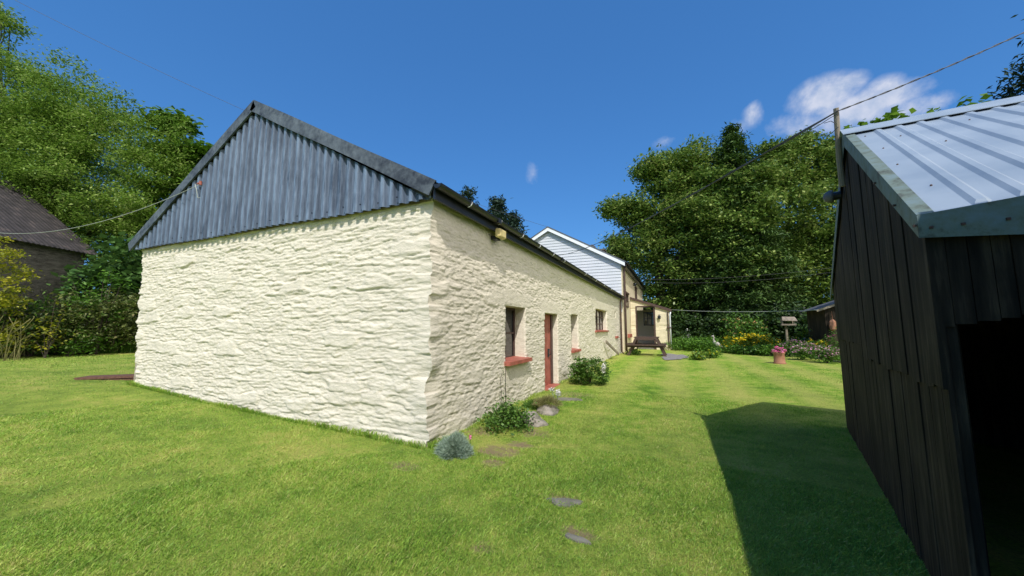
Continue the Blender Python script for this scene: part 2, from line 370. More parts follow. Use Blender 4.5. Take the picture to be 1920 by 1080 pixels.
def stone(u, v, seed, side=0):
    wu = u+.16*(fbm(u*2.2, v*5, seed+20)-.5)+.03*(fbm(u*14, v*25, seed+24)-.5)
    wv = v+.13*(fbm(u*1.5, v*2.5, seed+30)-.5)+.035*(fbm(u*9, v*16, seed+34, 3)-.5)
    h = 0
    a1, a2, hid, dx, dy = cells(wu, wv, .25-.10*side, .055, seed)
    e = ss(0, .22, a2-a1)
    h1 = (hid-.5)*.022+e*.010-dy*.015*(.4+rnd(np.floor(hid*997), 3, 1))+dx*.010*(hid-.5)
    b1, b2, hid2, dx2, dy2 = cells(wu+5, wv, .62, .22, seed+50)
    e2 = ss(0, .15, b2-b1)
    h2 = (hid2-.4)*.026+e2*.018-dy2*.010
    m = ss(.84, .87, hid2)
    h = h1*(1-m)+h2*m+.02*(hid2-.5)*(1-m)*ss(0, .2, b2-b1)
    sv = v/.085+2.2*fbm(u*1.3, v*2, seed+60)+.7*fbm(u*7, v*9, seed+61); fr_ = sv-np.floor(sv)
    h = h+.011*(1-side)*(1-fr_)*ss(0, .12, fr_)*ss(.42, .6, vnoise(u*2.1, np.floor(sv)*1.7, seed+62))
    h = h+.030*(fbm(u*.8, v*.9, seed+40)-.5)+.022*(fbm(u*12, v*36, seed+44, 4)-.5)+side*.05*(fbm(u*9, v*19, seed+47, 4)-.5)
    return h*(.78 if side == 0 else .74)
def grid(uc, vc): return np.meshgrid(uc, vc, indexing='ij')
barn = empty('barn', (BX, BY, 0), 'long low limewashed stone barn with blue-grey ribbed gable and red door', 'barn')
zc = np.arange(-.35, WT+.007, .0145)
def cornerx(z): return .075*(vnoise(z*2.7, z*0+3, 17)-.5)+.05*(rnd(np.floor(z/.15+.5*vnoise(z*5, z*0, 31)), 0*z, 19)-.5)+.03*(fbm(z*20, z*0, 25)-.5)
def cornerdisp(z):
    return .05*(vnoise(z*3.1, z*0+8, 7)-.5)+.018*(fbm(z*9, z*0+3, 77)-.5)+.04*(rnd(np.floor(z/.12+.6*vnoise(z*4, z*0, 3)), 0*z, 9)-.5)+.03*(fbm(z*22,z*0,5)-.5)
# gable wall
uc = np.linspace(0, 1, 330)
U, Z = grid(uc, zc); xl = np.interp(Z, [0.3, WT], [-10.82, -11.12]); X = xl+(BX-xl)*U
H = stone(X, Z, 1)
cd = cornerdisp(Z); w = ss(.35, 0, BX-X); wl = ss(.3, 0, X-xl)
Hg = H*(1-w)+cd*w
xo = X+w*cornerx(Z)-wl*cornerdisp(Z+9)*1.6
Hg = Hg-.05*ss(.04, 0, X-xl)-.03*ss(.03, 0, BX-X)*0
Vg = np.stack([xo, BY-Hg, Z], -1).reshape(-1, 3)
nu, nv = U.shape; idx = np.arange(nu*nv).reshape(nu, nv)
Qg = np.stack([idx[:-1, :-1], idx[1:, :-1], idx[1:, 1:], idx[:-1, 1:]], -1).reshape(-1, 4)
# side wall
yc = [BY]
while yc[-1] < BEND: yc.append(yc[-1]+max(.024, .0042*yc[-1]))
for o in OPEN:
    for e in (o[0], o[1]): yc[int(np.argmin(abs(np.array(yc)-e)))] = e
yc = np.array(sorted(yc)); zc2 = zc.copy()
for o in OPEN:
    for e in (o[2], o[3]):
        if e > -.3: zc2[np.argmin(abs(zc2-e))] = e
Yg, Z2 = grid(yc, zc2); Hs = .62*stone(Yg+40, Z2, 8, 1); cd2 = cornerdisp(Z2); w2 = ss(.35, 0, Yg-BY)
for (a, b_, c, d) in SMOOTH:
    k = .72*ss(-.06, .04, Yg-a)*ss(-.06, .04, b_-Yg)*ss(-.04, .03, Z2-c)*ss(-.04, .03, d-Z2); Hs = Hs*(1-k)+(.006+.006*fbm(Yg*9, Z2*22, 2))*k
Hs = Hs*(1-w2)+cornerx(Z2)*w2
Vs = np.stack([BX+Hs, Yg-w2*cd2, Z2], -1)
dep = np.zeros(Yg.shape)
nu2, nv2 = Yg.shape; idx2 = np.arange(nu2*nv2).reshape(nu2, nv2)+len(Vg)
yc_m = (yc[:-1]+yc[1:])/2; zc_m = (zc2[:-1]+zc2[1:])/2
YM, ZM = grid(yc_m, zc_m); keep = np.ones(YM.shape, bool)
extraV, extraQ = [], []
base = len(Vg)+Vs.shape[0]*Vs.shape[1]
for (a, b_, c, d, dp) in OPEN:
    keep &= ~((YM > a) & (YM < b_) & (ZM > c) & (ZM < d))
    i0, i1 = int(np.argmin(abs(yc-a))), int(np.argmin(abs(yc-b_))); j0, j1 = (0 if c < -.3 else int(np.argmin(abs(zc2-c)))), int(np.argmin(abs(zc2-d)))
    loop = [(i0, j) for j in range(j0, j1)]+[(i, j1) for i in range(i0, i1)]+[(i1, j) for j in range(j1, j0, -1)]+[(i, j0) for i in range(i1, i0, -1)]
    K = 7
    rings = [[int(idx2[q]) for q in loop]]
    for k in range(1, K+1):
        row = []
        for n_, q in enumerate(loop):
            p = Vs[q].copy(); f = k/K; p[0] = p[0]*(1-f)+(BX-dp-.04)*f
            rough = .022*(fbm(np.array(k*.9), np.array(p[2]*14+n_*.0+p[1]*6), 3)-.5)*(k < K)
            if q[0] == i1: p[1] += float(rough)
            row.append(base+len(extraV)); extraV.append(p)
        rings.append(row)
    L = len(loop)
    for k in range(K):
        for n_ in range(L):
            m_ = (n_+1) % L; extraQ.append((rings[k][n_], rings[k+1][n_], rings[k+1][m_], rings[k][m_]))
Qs = np.stack([idx2[:-1, :-1], idx2[1:, :-1], idx2[1:, 1:], idx2[:-1, 1:]], -1)[keep]
# back and far walls (plain)
eb = base+len(extraV)
bk = [(BL, BEND, -.4), (BL, BEND, WT), (BL, BY+.05, -.4), (BL, BY+.05, WT), (BX-.02, BEND, -.4), (BX-.02, BEND, WT)]
extraQ += [(eb, eb+1, eb+3, eb+2), (eb, eb+4, eb+5, eb+1)]
npmesh('wall', np.concatenate([Vg, Vs.reshape(-1, 3), np.array(extraV), np.array(bk)]), np.concatenate([Qg, Qs, np.array(extraQ)]), M['lime'], barn, smooth=False)
# ribbed gable cladding
XR, ZR = (BX+BL-.15)/2, 5.78
EX = .30                       # eave overhang in x
xL, xR_ = -11.22, BX+.0
pitchR = (ZR-3.50)/(BX+.25-XR); pitchL = (ZR-3.42)/(XR-(xL))
def prof(x):                   # trapezoid ribs .176 apart
    ph = ((x-BX)/.176) % 1.0
    return .055*(ss(0, .20, ph)-ss(.46, .70, ph))
XR = -7.05
cb, ct = 3.36, None
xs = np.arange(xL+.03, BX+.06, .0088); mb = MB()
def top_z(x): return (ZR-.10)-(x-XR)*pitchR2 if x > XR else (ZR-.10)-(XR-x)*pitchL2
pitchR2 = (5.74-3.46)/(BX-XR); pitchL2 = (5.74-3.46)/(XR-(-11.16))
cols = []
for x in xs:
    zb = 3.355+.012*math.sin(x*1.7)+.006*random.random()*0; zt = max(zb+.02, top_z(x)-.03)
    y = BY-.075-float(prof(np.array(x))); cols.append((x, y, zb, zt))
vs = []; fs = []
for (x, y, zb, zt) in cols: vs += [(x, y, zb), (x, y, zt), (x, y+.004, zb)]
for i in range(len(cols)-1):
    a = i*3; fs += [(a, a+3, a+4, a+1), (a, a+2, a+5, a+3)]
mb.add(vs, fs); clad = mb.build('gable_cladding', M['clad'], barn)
mb = MB()
for k in range(23):
    x = BX-.21-.352*k; 
    MB().box((x+.03, BY-.128, 3.44+.02*math.sin(k*2.2)), (.018, .012, .018)).build('screw_head', M['black'], barn)
# wall top board closes the gap behind the cladding
mb = MB(); mb.span((xL+.3, BY-.03, 3.36), (BX-.01, BY+.02, 3.60)); mb.build('wall_plate', M['greywood'], barn)
# barge boards
def barge(x0, z0, x1, z1, wd, name='barge_board'):
    mb = MB(); yb = BY-.17
    d = Vector((x1-x0, 0, z1-z0)).normalized(); nn = Vector((-d.z, 0, d.x)); nn = nn if nn.z > 0 else -nn
    k = 14; vs = []; fs = []
    for i in range(k+1):
        f = i/k; wob = .012*math.sin(f*9+x0)
        p = Vector((x0+(x1-x0)*f, 0, z0+(z1-z0)*f)); a = p+nn*(wob*.4); b_ = p-nn*(wd+wob*.5)
        vs += [(a.x, yb, a.z), (b_.x, yb, b_.z), (a.x, yb+.03, a.z), (b_.x, yb+.03, b_.z)]
    for i in range(k):
        q = i*4; fs += [(q, q+1, q+5, q+4), (q+2, q+6, q+7, q+3), (q, q+4, q+6, q+2), (q+1, q+3, q+7, q+5)]
    fs += [(0, 2, 3, 1), (k*4, k*4+1, k*4+3, k*4+2)]
    mb.add(vs, fs); return mb.build(name, M['barge'], barn)
barge(XR+.012, 5.86, BX+.16, 3.575, .215); barge(XR-.012, 5.86, -11.33, 3.50, .19)
# roof slopes (corrugated), behind the barge
def slope(x0, z0, x1, z1, y0, y1, name):
    ys = np.arange(y0, y1, .045); vs = []; fs = []
    for i, y in enumerate(ys):
        h = .012*math.sin(y*2*math.pi/.15)
        vs += [(x0, y, z0+h), (x1, y, z1+h), (x0, y, z0+h-.02), (x1, y, z1+h-.02)]
    for i in range(len(ys)-1):
        a = i*4; fs += [(a, a+1, a+5, a+4), (a+2, a+6, a+7, a+3), (a, a+4, a+6, a+2), (a+1, a+3, a+7, a+5)]
    return MB().add(vs, fs).build(name, M['slate'], barn)
slope(XR, 5.80, BX+.22, 3.52, BY-.16, BEND+.35, 'roof'); slope(XR, 5.80, -11.3, 3.45, BY-.16, BEND+.35, 'roof')
mb = MB(); mb.tube([(XR, BY-.12, 5.80), (XR, BEND+.35, 5.80)], .055, 8); mb.build('ridge_cap', M['barge'], barn)
# fascia, soffit and gutter down the side
mb = MB(); mb.span((BX+.10, BY-.13, 3.335), (BX+.135, BEND+.3, 3.505)); mb.span((BX+.01, BY-.05, 3.40), (BX+.10, BEND+.3, 3.42)); mb.build('fascia', M['black'], barn)
def gutter(x, y0, y1, z, r_, name, parent, n=10):
    vs = []; fs = []; L = [y0, y1]
    for y in L:
        for k in range(n+1):
            a = math.pi*k/n; vs.append((x-math.cos(a)*r_, y, z-math.sin(a)*r_))
        for k in range(n+1):
            a = math.pi*k/n; vs.append((x-math.cos(a)*(r_-.006), y, z-math.sin(a)*(r_-.006)))
    m_ = 2*(n+1)
    for k in range(n):
        fs += [(k, k+1, m_+k+1, m_+k), (n+1+k, m_+n+1+k, m_+n+2+k, n+2+k)]
    fs += [(0, m_, m_+n+1, n+1), (n, 2*n+1, m_+2*n+1, m_+n)]
    fs += [tuple(range(0, n+1))+tuple(range(2*n+1, n, -1))]
    fs += [tuple(range(n+1))]
    mb = MB().add(vs, fs)
    y = y0+1.8
    while y < y1: mb.span((x-r_-.006, y-.05, z-r_-.006), (x+r_+.008, y+.05, z+.01)); y += 4.0
    return mb.build(name, M['black'], parent, smooth=False)
gt = gutter(BX+.205, BY-.19, BEND+.3, 3.515, .068, 'gutter', barn)
for k in range(10):
    mb = MB(); y = BY+.62+1.05*k if k < 6 else BY+1+1.9*(k-2)
    pts = [(BX+.205+math.sin(a)*.075, y, 3.515-math.cos(a)*.075) for a in np.linspace(-.1, 1.5, 6)]
    mb.tube(pts, .009, 6); mb.build('gutter_bracket', M['white'], barn, smooth=True)
# downpipe at the far end
mb = MB(); y = 22.9; mb.tube([(BX+.2, y, 3.45), (BX+.12, y, 3.2), (BX+.09, y, 3.1), (BX+.09, y, .15), (BX+.2, y-.05, .05)], .05, 8); mb.build('downpipe', M['brown'], barn, smooth=True)
# windows, door, sills
def window(parent, y0, y1, z0, z1, x, bars=(1, 2), fm='brown'):
    fr = MB(); w_ = .07
    fr.span((x, y0, z0), (x+.05, y0+w_, z1)); fr.span((x, y1-w_, z0), (x+.05, y1, z1))
    fr.span((x, y0+w_, z0), (x+.05, y1-w_, z0+w_)); fr.span((x, y0+w_, z1-w_), (x+.05, y1-w_, z1))
    for i in range(bars[0]):
        yy = y0+(y1-y0)*(i+1)/(bars[0]+1); fr.span((x+.002, yy-.03, z0+w_), (x+.048, yy+.03, z1-w_))
    for i in range(bars[1]):
        zz = z0+(z1-z0)*(i+1)/(bars[1]+1); fr.span((x+.004, y0+w_, zz-.018), (x+.046, y1-w_, zz+.018))
    f = fr.build('window', M[fm], parent); g_ = MB(); g_.span((x+.012, y0+.02, z0+.02), (x+.022, y1-.02, z1-.02)); g_.build('glass', M['glass'], f); return f
window(barn, 6.48, 7.57, .91, 2.05, BX-.30, (1, 1)); window(barn, 11.48, 12.47, .83, 2.05, BX-.42, (1, 2)); window(barn, 15.45, 18.45, 1.43, 2.42, BX-.25, (3, 2))
def sill(y0, y1, z, out, th=.075, parent=barn, x=BX, m='red'):
    mb = MB(); vs = []; k = 12
    for i in range(k+1):
        y = y0+(y1-y0)*i/k; a = .008*math.sin(i*1.9)
        vs += [(x-.28, y, z+.02), (x+out+a, y, z-.012+a*.4), (x+out+a, y, z-th+a*.5), (x-.28, y, z-th)]
    fs = []
    for i in range(k):
        for j in range(4): q = i*4; fs.append((q+j, q+(j+1) % 4, q+4+(j+1) % 4, q+4+j))
    fs += [(3, 2, 1, 0), (k*4, k*4+1, k*4+2, k*4+3)]
    return mb.add(vs, fs).build('sill', M[m], parent)
sill(6.44, 7.68, .95, .12, .085); sill(11.42, 12.5, .88, .09, .08); sill(15.3, 18.5, 1.47, .08, .07); sill(21.0, 21.9, 1.12, .08, .12)
mb = MB()
for k in range(9):
    y0 = 8.86+k*.127; mb.span((BX-.215, y0+.003, -.02), (BX-.18+.002*(k % 2), y0+.124, 1.96))
door = mb.build('door', M['red'], barn)
mb = MB(); mb.span((BX-.178, 9.62, .8), (BX-.15, 9.72, 1.02)); mb.tube([(BX-.15, 9.67, .84), (BX-.10, 9.67, .88), (BX-.10, 9.67, .98), (BX-.15, 9.67, 1.0)], .012, 6); mb.build('handle', M['black'], door)
mb = MB(); mb.span((BX-.24, 9.86, -.1), (BX-.14, 9.99, 1.95)); mb.build('door_frame', M['brown'], barn)
mb = MB(); mb.span((BX-.2, 8.83, -.12), (BX+.07, 10.0, .05)); mb.build('doorstep', M['red'], barn, bevel=.02)
# alarm box under the gutter
al = empty('alarm_box', (BX+.13, 5.9, 3.3), 'yellowed plastic alarm box under the black gutter', 'alarm box')
mb = MB(); mb.add([(BX+.135+a, 5.9+b_*(.15-.02*(a > 0)), 3.31+c*(.085-.012*(a > 0))) for a in (0, .10) for b_ in (-1, 1) for c in (-1, 1)], [(0, 1, 3, 2), (4, 6, 7, 5), (0, 4, 5, 1), (2, 3, 7, 6), (0, 2, 6, 4), (1, 5, 7, 3)])
mb.build('case', M['alarm'], al, bevel=.018)
mb = MB(); mb.span((BX+.02, 5.82, 3.20), (BX+.134, 5.98, 3.27)); mb.build('back_bracket', M['black'], al)

# ------------------------------------------------------------------ farmhouse behind
hY0, hY1, hX = 24.4, 41.2, -2.95; rX, rZ, eZ = -7.9, 8.62, 5.86
house = empty('farmhouse', (hX, hY0, 0), 'tall cream farmhouse with white boarded gable beyond the barn', 'house')
mb = MB(); hL = 2*rX-hX
mb.add([(hX, hY0, -.4), (hX, hY1, -.4), (hX, hY1, eZ), (hX, hY0, eZ), (hL, hY0, -.4), (hL, hY1, -.4), (hL, hY1, eZ), (hL, hY0, eZ), (rX, hY0, rZ-.1), (rX, hY1, rZ-.1)],
       [(0, 1, 2, 3), (4, 7, 6, 5), (0, 3, 8, 7, 4), (1, 5, 6, 9, 2)]); mb.build('wall', M['render'], house)
mb = MB(); z = 2.6; k = 0
while z < rZ-.2:
    z1 = min(z+.205, rZ-.13)
    def xr(zz): return hX-.06-(max(0, zz-eZ+.02))*(hX-rX)/(rZ-eZ)
    a, b_ = xr(z), xr(z1); c, d = 2*rX-b_, 2*rX-a
    mb.add([(d, hY0-.060, z), (a, hY0-.060, z), (b_, hY0-.030, z1), (c, hY0-.030, z1), (d, hY0-.02, z), (a, hY0-.02, z)], [(0, 1, 2, 3), (4, 5, 1, 0), (1, 5, 2)]); z = z1
mb.build('cladding', M['siding'], house)
def rake(sx):
    mb = MB(); A = Vector((rX, hY0-.30, rZ+.06)); B = Vector((rX+sx*(hX-rX+.22), hY0-.30, eZ-.05)); d = (B-A).normalized(); nn = Vector((abs(d.z), 0, abs(d.x)))*1; nn = Vector((-d.z*sx*1, 0, abs(d.x))).normalized() if True else nn
    dn = Vector((0, 0, -1))
    P = [A+Vector((sx*.003, 0, 0)), B, B+dn*.26, A+dn*.26+Vector((sx*.003, 0, 0))]
    mb.add([tuple(p) for p in P]+[tuple(p+Vector((0, .04, 0))) for p in P], [(0, 1, 2, 3), (7, 6, 5, 4), (0, 4, 5, 1), (1, 5, 6, 2), (2, 6, 7, 3), (3, 7, 4, 0)])
    # soffit behind the board
    Q_ = [A+dn*.2, B+dn*.2, B+dn*.2+Vector((0, .28, 0)), A+dn*.2+Vector((0, .28, 0))]
    return mb.build('barge_board', M['white'], house)
rake(1); rake(-1)
mb = MB()
for sx in (1, -1):
    A = Vector((rX, hY0-.33, rZ+.13)); B = Vector((rX+sx*(hX-rX+.30), hY0-.33, eZ-.02)); L = Vector((0, hY1-hY0+.6, 0)); dn = Vector((0, 0, -.07))
    P = [A, B, B+dn, A+dn]; mb.add([tuple(p) for p in P]+[tuple(p+L) for p in P], [(0, 1, 2, 3), (7, 6, 5, 4), (0, 4, 5, 1), (1, 5, 6, 2), (2, 6, 7, 3)])
rf = mb.build('roof', M['slate'], house)
mb = MB(); cx, cy, cz = rX+1.2, 37.5, rZ+.0
mb.box((cx, cy, cz), (1.1, 1.1, 1.6)); mb.box((cx, cy, cz+.85), (1.25, 1.25, .14)); mb.build('chimney', M['rubble'], rf)
p = ony(1110, 459, 30); mb = MB(); mb.lathe((p[0], 30, p[2]-1.3), [(.16, 0), (.16, .95), (.28, .96), (.30, 1.12), (.2, 1.2), (.12, 1.3)], 12); mb.box((p[0]-.0, 30, p[2]-1.1), (.9, .7, .9)); mb.build('chimney', M['slate'], rf)
gutter(hX+.34, hY0-.3, hY1+.3, eZ-.06, .075, 'gutter', house)
mb = MB(); mb.span((hX+.02, hY0-.2, eZ-.32), (hX+.26, hY1+.3, eZ-.09)); mb.build('fascia', M['black'], house)
mb = MB(); mb.tube([(hX+.25, hY0+.12, eZ-.1), (hX+.12, hY0+.1, eZ-.5), (hX+.11, hY0+.1, 2), (hX+.11, hY0+.1, .1)], .07, 8); mb.build('downpipe', M['brown'], house, smooth=True)
# small openings in the house side wall
def hwin(y0, y1, z0, z1, sz):
    mb = MB(); mb.span((hX+.002, y0-.1, z1), (hX+.10, y1+.1, z1+.14)); mb.build('lintel', M['brown'], house)
    f = window(house, y0, y1, z0, z1, hX+.003, (1, 1)); return f
hwin(25.6, 27.2, 3.0, 3.9, 0); hwin(32.5, 34.2, 4.0, 5.0, 0)
mb = MB(); mb.span((hX, 26.3, .9), (hX+.14, 28.0, 1.14)); mb.build('sill', M['red'], house)
lm = empty('eaves_floodlight', (hX+.1, 31.2, 5.0), 'small dark floodlight with cable under the farmhouse eaves', 'floodlight')
mb = MB(); mb.box((hX+.16, 31.2, 5.1), (.2, .35, .25), ry=.4); mb.build('head', M['black'], lm, bevel=.02); mb = MB(); mb.tube([(hX, 31.2, 5.2), (hX+.15, 31.2, 5.15)], .03, 6); mb.build('arm', M['black'], lm)

# porch
pY = 28.5; pX0, pX1 = hX+.02, -.28; pd = 3.2
porch = empty('porch', (pX0, pY, 0), 'lean-to porch with open doorway on the farmhouse side', 'porch')
def ptop(x): return 3.78+(x-pX0)*(2.92-3.78)/(pX1-pX0)
dx0, dx1, dz = -2.56, -1.24, 3.17
mb = MB(); xs = np.linspace(pX0, pX1, 45); zs = np.arange(-.3, 4, .055)
def pf(x, z): return pY-.05*float(ss(0, .25, rnd(np.array(0.), np.floor(np.array(z/.115+.3*math.sin(x*3))), 5)))*.6-.03*float(fbm(np.array(x*3.), np.array(z*9.), 4))
vs, fs, ids = [], [], {}
for i, x in enumerate(xs):
    for j, z in enumerate(zs): ids[i, j] = len(vs); vs.append((x, pf(x, z), min(z, ptop(x))))
for i in range(len(xs)-1):
    for j in range(len(zs)-1):
        xm, zm = (xs[i]+xs[i+1])/2, (zs[j]+zs[j+1])/2
        if (dx0 < xm < dx1 and zm < dz) or zm > ptop(xm)+.05: continue
        fs.append((ids[i, j], ids[i+1, j], ids[i+1, j+1], ids[i, j+1]))
mb.add(vs, fs)
mb.build('front_wall', M['render'], porch)
mb = MB(); mb.span((pX1-.22, pY+.04, -.3), (pX1, pY+pd, 2.9)); mb.build('side_wall', M['render'], porch)
mb = MB(); mb.span((pX0, pY+pd-.15, -.3), (pX1-.22, pY+pd, 3.0)); mb.span((pX0, pY+.05, -.3), (pX0+.01, pY+pd-.15, 3.3)); mb.build('back_wall', M['inside'], porch)
mb = MB(); mb.span((pX0, pY+.05, .0), (pX1-.22, pY+pd-.15, .12)); mb.build('floor', M['flag'], porch)
mb = MB(); A = (pX0-.02, 3.88); B = (pX1+.16, 2.90)
mb.add([(A[0], pY-.16, A[1]), (B[0], pY-.16, B[1]), (B[0], pY-.16, B[1]-.2), (A[0], pY-.16, A[1]-.16)]+[(A[0], pY+pd, A[1]), (B[0], pY+pd, B[1]), (B[0], pY+pd, B[1]-.2), (A[0], pY+pd, A[1]-.16)],
       [(0, 1, 2, 3), (7, 6, 5, 4), (0, 4, 5, 1), (1, 5, 6, 2), (2, 6, 7, 3), (3, 7, 4, 0)]); mb.build('roof', M['brown'], porch)
mb = MB()
mb.span((dx0-.02, pY-.05, 0), (dx0+.07, pY+.1, dz)); mb.span((dx1-.1, pY-.05, 0), (dx1+.02, pY+.1, dz)); mb.span((dx0+.07, pY-.048, dz-.08), (dx1-.1, pY+.098, dz+.02)); mb.build('door_frame', M['brown'], porch)
wy = pY+pd-.16
mb = MB(); wx0, wx1, wz0, wz1 = -2.25, -1.05, 1.75, 2.85
mb.span((wx0, wy-.05, wz0), (wx1, wy, wz0+.07)); mb.span((wx0, wy-.05, wz1-.07), (wx1, wy, wz1)); 
for k in range(5): x = wx0+.035+(wx1-wx0-.07)*k/4; mb.span((x-.03, wy-.048, wz0+.07), (x+.03, wy-.002, wz1-.07))
mb.span((wx0+.05, wy-.04, 2.28), (wx1-.05, wy-.01, 2.32)); f = mb.build('window', M['black'], porch)
mb = MB(); mb.span((wx0+.02, wy-.012, wz0+.02), (wx1-.02, wy-.008, wz1-.02)); mb.build('glass', M['glass'], f)
mb = MB(); mb.tube([(pX1+.10, pY-.1, 2.72), (pX1+.04, pY-.12, 2.5), (pX1+.04, pY-.12, .1)], .045, 8); mb.build('downpipe', M['white'], porch, smooth=True)
mb = MB(); mb.tube([(pX1-.10, pY-.14, 2.72), (pX1-.10, pY-.14, .15)], .04, 8); mb.span((pX1-.2, pY-.2, 1.55), (pX1+.12, pY-.08, 1.62)); mb.build('corner_post', M['brown'], porch)
wl_ = empty('wall_lantern', (-.95, pY-.03, 2.45), 'black carriage lantern on the porch wall', 'lantern')
mb = MB(); mb.tube([(-.95, pY-.02, 2.5), (-.95, pY-.16, 2.56), (-.95, pY-.18, 2.46)], .018, 6); mb.build('arm', M['black'], wl_)
mb = MB(); mb.lathe((-.95, pY-.18, 2.2), [(.05, 0), (.09, .02), (.11, .18), (.12, .2), (.03, .28)], 6); mb.build('lamp_body', M['black'], wl_)

# ------------------------------------------------------------------ ribbed-roof shed on the right
d_ = np.array([.232, .973, 0]); n_ = np.array([.973, -.232, 0]); KS = 1.08; E0 = np.array([1.13, 2.41, 0.])
def SP(n, d, z): return tuple(SPd(n, d, z))
def SPd(n, d, z): return EYE+(E0+n_*n+d_*d+np.array([0, 0, z])-EYE)*KS
shed = empty('garden_shed', SP(0, 0, 0), 'dark boarded shed with pale blue ribbed metal roof', 'shed')
RD, RZ, FD, FZ, SW = 2.047, 3.49, 5.05, 2.12, 3.2
def ez_(n): return 2.145+.09*min(n, .5)
def rz_(n): return RZ-.075*min(n, 1.3)
ribs = [.075, .205, .335, .465, .60, .735, .87, 1.0, 1.135, 1.27, 1.4, 1.54, 1.68, 1.82, 1.96, 2.1, 2.24, 2.38, 2.52, 2.66, 2.8, 2.94, 3.08]
ribs = ribs[1:]
xsn = [0.]
for r_ in ribs: xsn += [r_-.032, r_-.014, r_+.014, r_+.032]
xsn.append(SW+.1)
def hr(i): return .016 if (i >= 1 and (i-1) % 4 in (1, 2) and i <= 4*len(ribs)) else 0.
vs, fs = [], []; K = 8
for i, x in enumerate(xsn):
    for k in range(K+1):
        f = k/K*1.0 if k else 0; f = .015 if k == 1 else f; vs.append(SP(x, -.0+f*RD, ez_(x)+(rz_(x)-ez_(x))*f+hr(i)*(k > 0)))
    
for i in range(len(xsn)-1):
    for k in range(K): a = i*(K+1)+k; fs.append((a, a+K+1, a+K+2, a+1))
mb = MB().add(vs, fs); rf = mb.build('roof', M['sheet'], shed)
vs = []; fs = []
for i, x in enumerate(xsn): vs += [SP(x, RD, rz_(x)+hr(i)), SP(x, FD, FZ+hr(i))]
for i in range(len(xsn)-1): a = i*2; fs.append((a, a+2, a+3, a+1))
MB().add(vs, fs).build('rear_roof', M['sheet'], shed)
# ridge flashing standing on the ribs
mb = MB(); vs = []; L = [-.03, .6, 1.3, SW+.12]
for x in L:
    z = rz_(max(x, 0))+.03; vs += [SP(x, RD-.17, z-.105), SP(x, RD, z+.012), SP(x, RD+.17, z-.07), SP(x, RD-.17, z-.112), SP(x, RD+.17, z-.078)]
fs = []
for i in range(len(L)-1):
    a = i*5; fs += [(a, a+5, a+6, a+1), (a+1, a+6, a+7, a+2), (a, a+3, a+8, a+5), (a+2, a+7, a+9, a+4)]
MB().add(vs, fs).build('ridge_flashing', M['sheet'], shed)
# side (rake) flashing and front fascia
vs = [SP(-.012, -.01, 2.152), SP(-.012, RD, RZ+.012), SP(-.012, FD, FZ+.012), SP(-.012, -.01, 2.035), SP(-.012, RD, RZ-.135), SP(-.012, FD, FZ-.10),
      SP(.05, -.01, 2.152), SP(.05, RD, RZ+.012), SP(.05, FD, FZ+.012)]
MB().add(vs, [(0, 3, 4, 1), (1, 4, 5, 2), (0, 1, 7, 6), (1, 2, 8, 7)]).build('rake_flashing', M['flash'], shed)
vs = []
for x in (-.012, .1, .3, .5, SW): vs += [SP(x, -.014, ez_(max(0, x))+.004), SP(x, -.014, 2.035-.10*min(max(x, 0), .5)), SP(x, .03, ez_(max(0, x))+.004)]
fs = []
for i in range(4): a = i*3; fs += [(a, a+1, a+4, a+3), (a, a+3, a+5, a+2)]
MB().add(vs, fs).build('front_fascia', M['flash'], shed)
mb = MB()
for (n, f) in [(.10, .86), (.12, .62), (.10, .40), (.13, .17), (.40, .55), (.54, .22), (.82, .52), (1.2, .5), (1.1, .3), (.27, .75), (.66, .8)]:
    p = SPd(n, f*RD, ez_(n)+(rz_(n)-ez_(n))*f); MB().lathe(tuple(p), [(.006, -.01), (.006, .004), (.003, .008)], 8).build('screw_head', M['brown'], shed)
for (n, d, z) in [(-.02, -.0, 2.10), (-.02, .35, 2.30), (-.02, .8, 2.58)]: MB().box(SP(n, d, z), (.012, .012, .012)).build('screw_head', M['brown'], shed)
for n in (.03, .13, .26, .5): MB().box(SP(n, -.018, 2.08), (.012, .012, .012)).build('screw_head', M['brown'], shed)
# boarded gable-end wall: two tiers of upright boards
def gtop(d): return (2.145+(RZ-2.145)*d/RD if d < RD else RZ+(FZ-RZ)*(d-RD)/(FD-RD))-.03
def boards(n0, dA, dB, za, zb, seed, th=.018, wmin=.07, wmax=.16):
    rs = random.Random(seed); mb = MB(); d = dA
    while d < dB-.01:
        w = min(rs.uniform(wmin, wmax), dB-d); o = rs.uniform(0, .009); lean = rs.uniform(-.004, .004); z0 = za(d)+rs.uniform(-.005, .010) if callable(za) else za+rs.uniform(-.03, .05)
        t0, t1 = (zb(d), zb(d+w)) if callable(zb) else (zb+rs.uniform(-.02, .02),)*2
        a, b_ = d+.0015, d+w-.002
        V = [SP(n0-o, a+lean, z0), SP(n0-o-rs.uniform(0, .006), b_+lean, z0+rs.uniform(-.015, .015)), SP(n0-o, b_, t1), SP(n0-o, a, t0)]
        V += [tuple(np.array(q)+n_*th) for q in V]
        mb.add(V, [(0, 3, 2, 1), (4, 5, 6, 7), (0, 4, 7, 3), (1, 2, 6, 5), (3, 7, 6, 2), (0, 1, 5, 4)]); d += w
    return mb
FB = FD-.18
lo = boards(.032, .02, FB, -.06, lambda d: min(1.75, gtop(d)), 3); hi = boards(.020, .02, FB, lambda d: min(1.42 if d > 2.5 else 1.3, gtop(d)-.05), gtop, 5, wmin=.09, wmax=.2)
lo.f += [tuple(i+len(lo.v) for i in f) for f in hi.f]; lo.v += hi.v
lo.build('side_boards', M['shedwood'], shed)
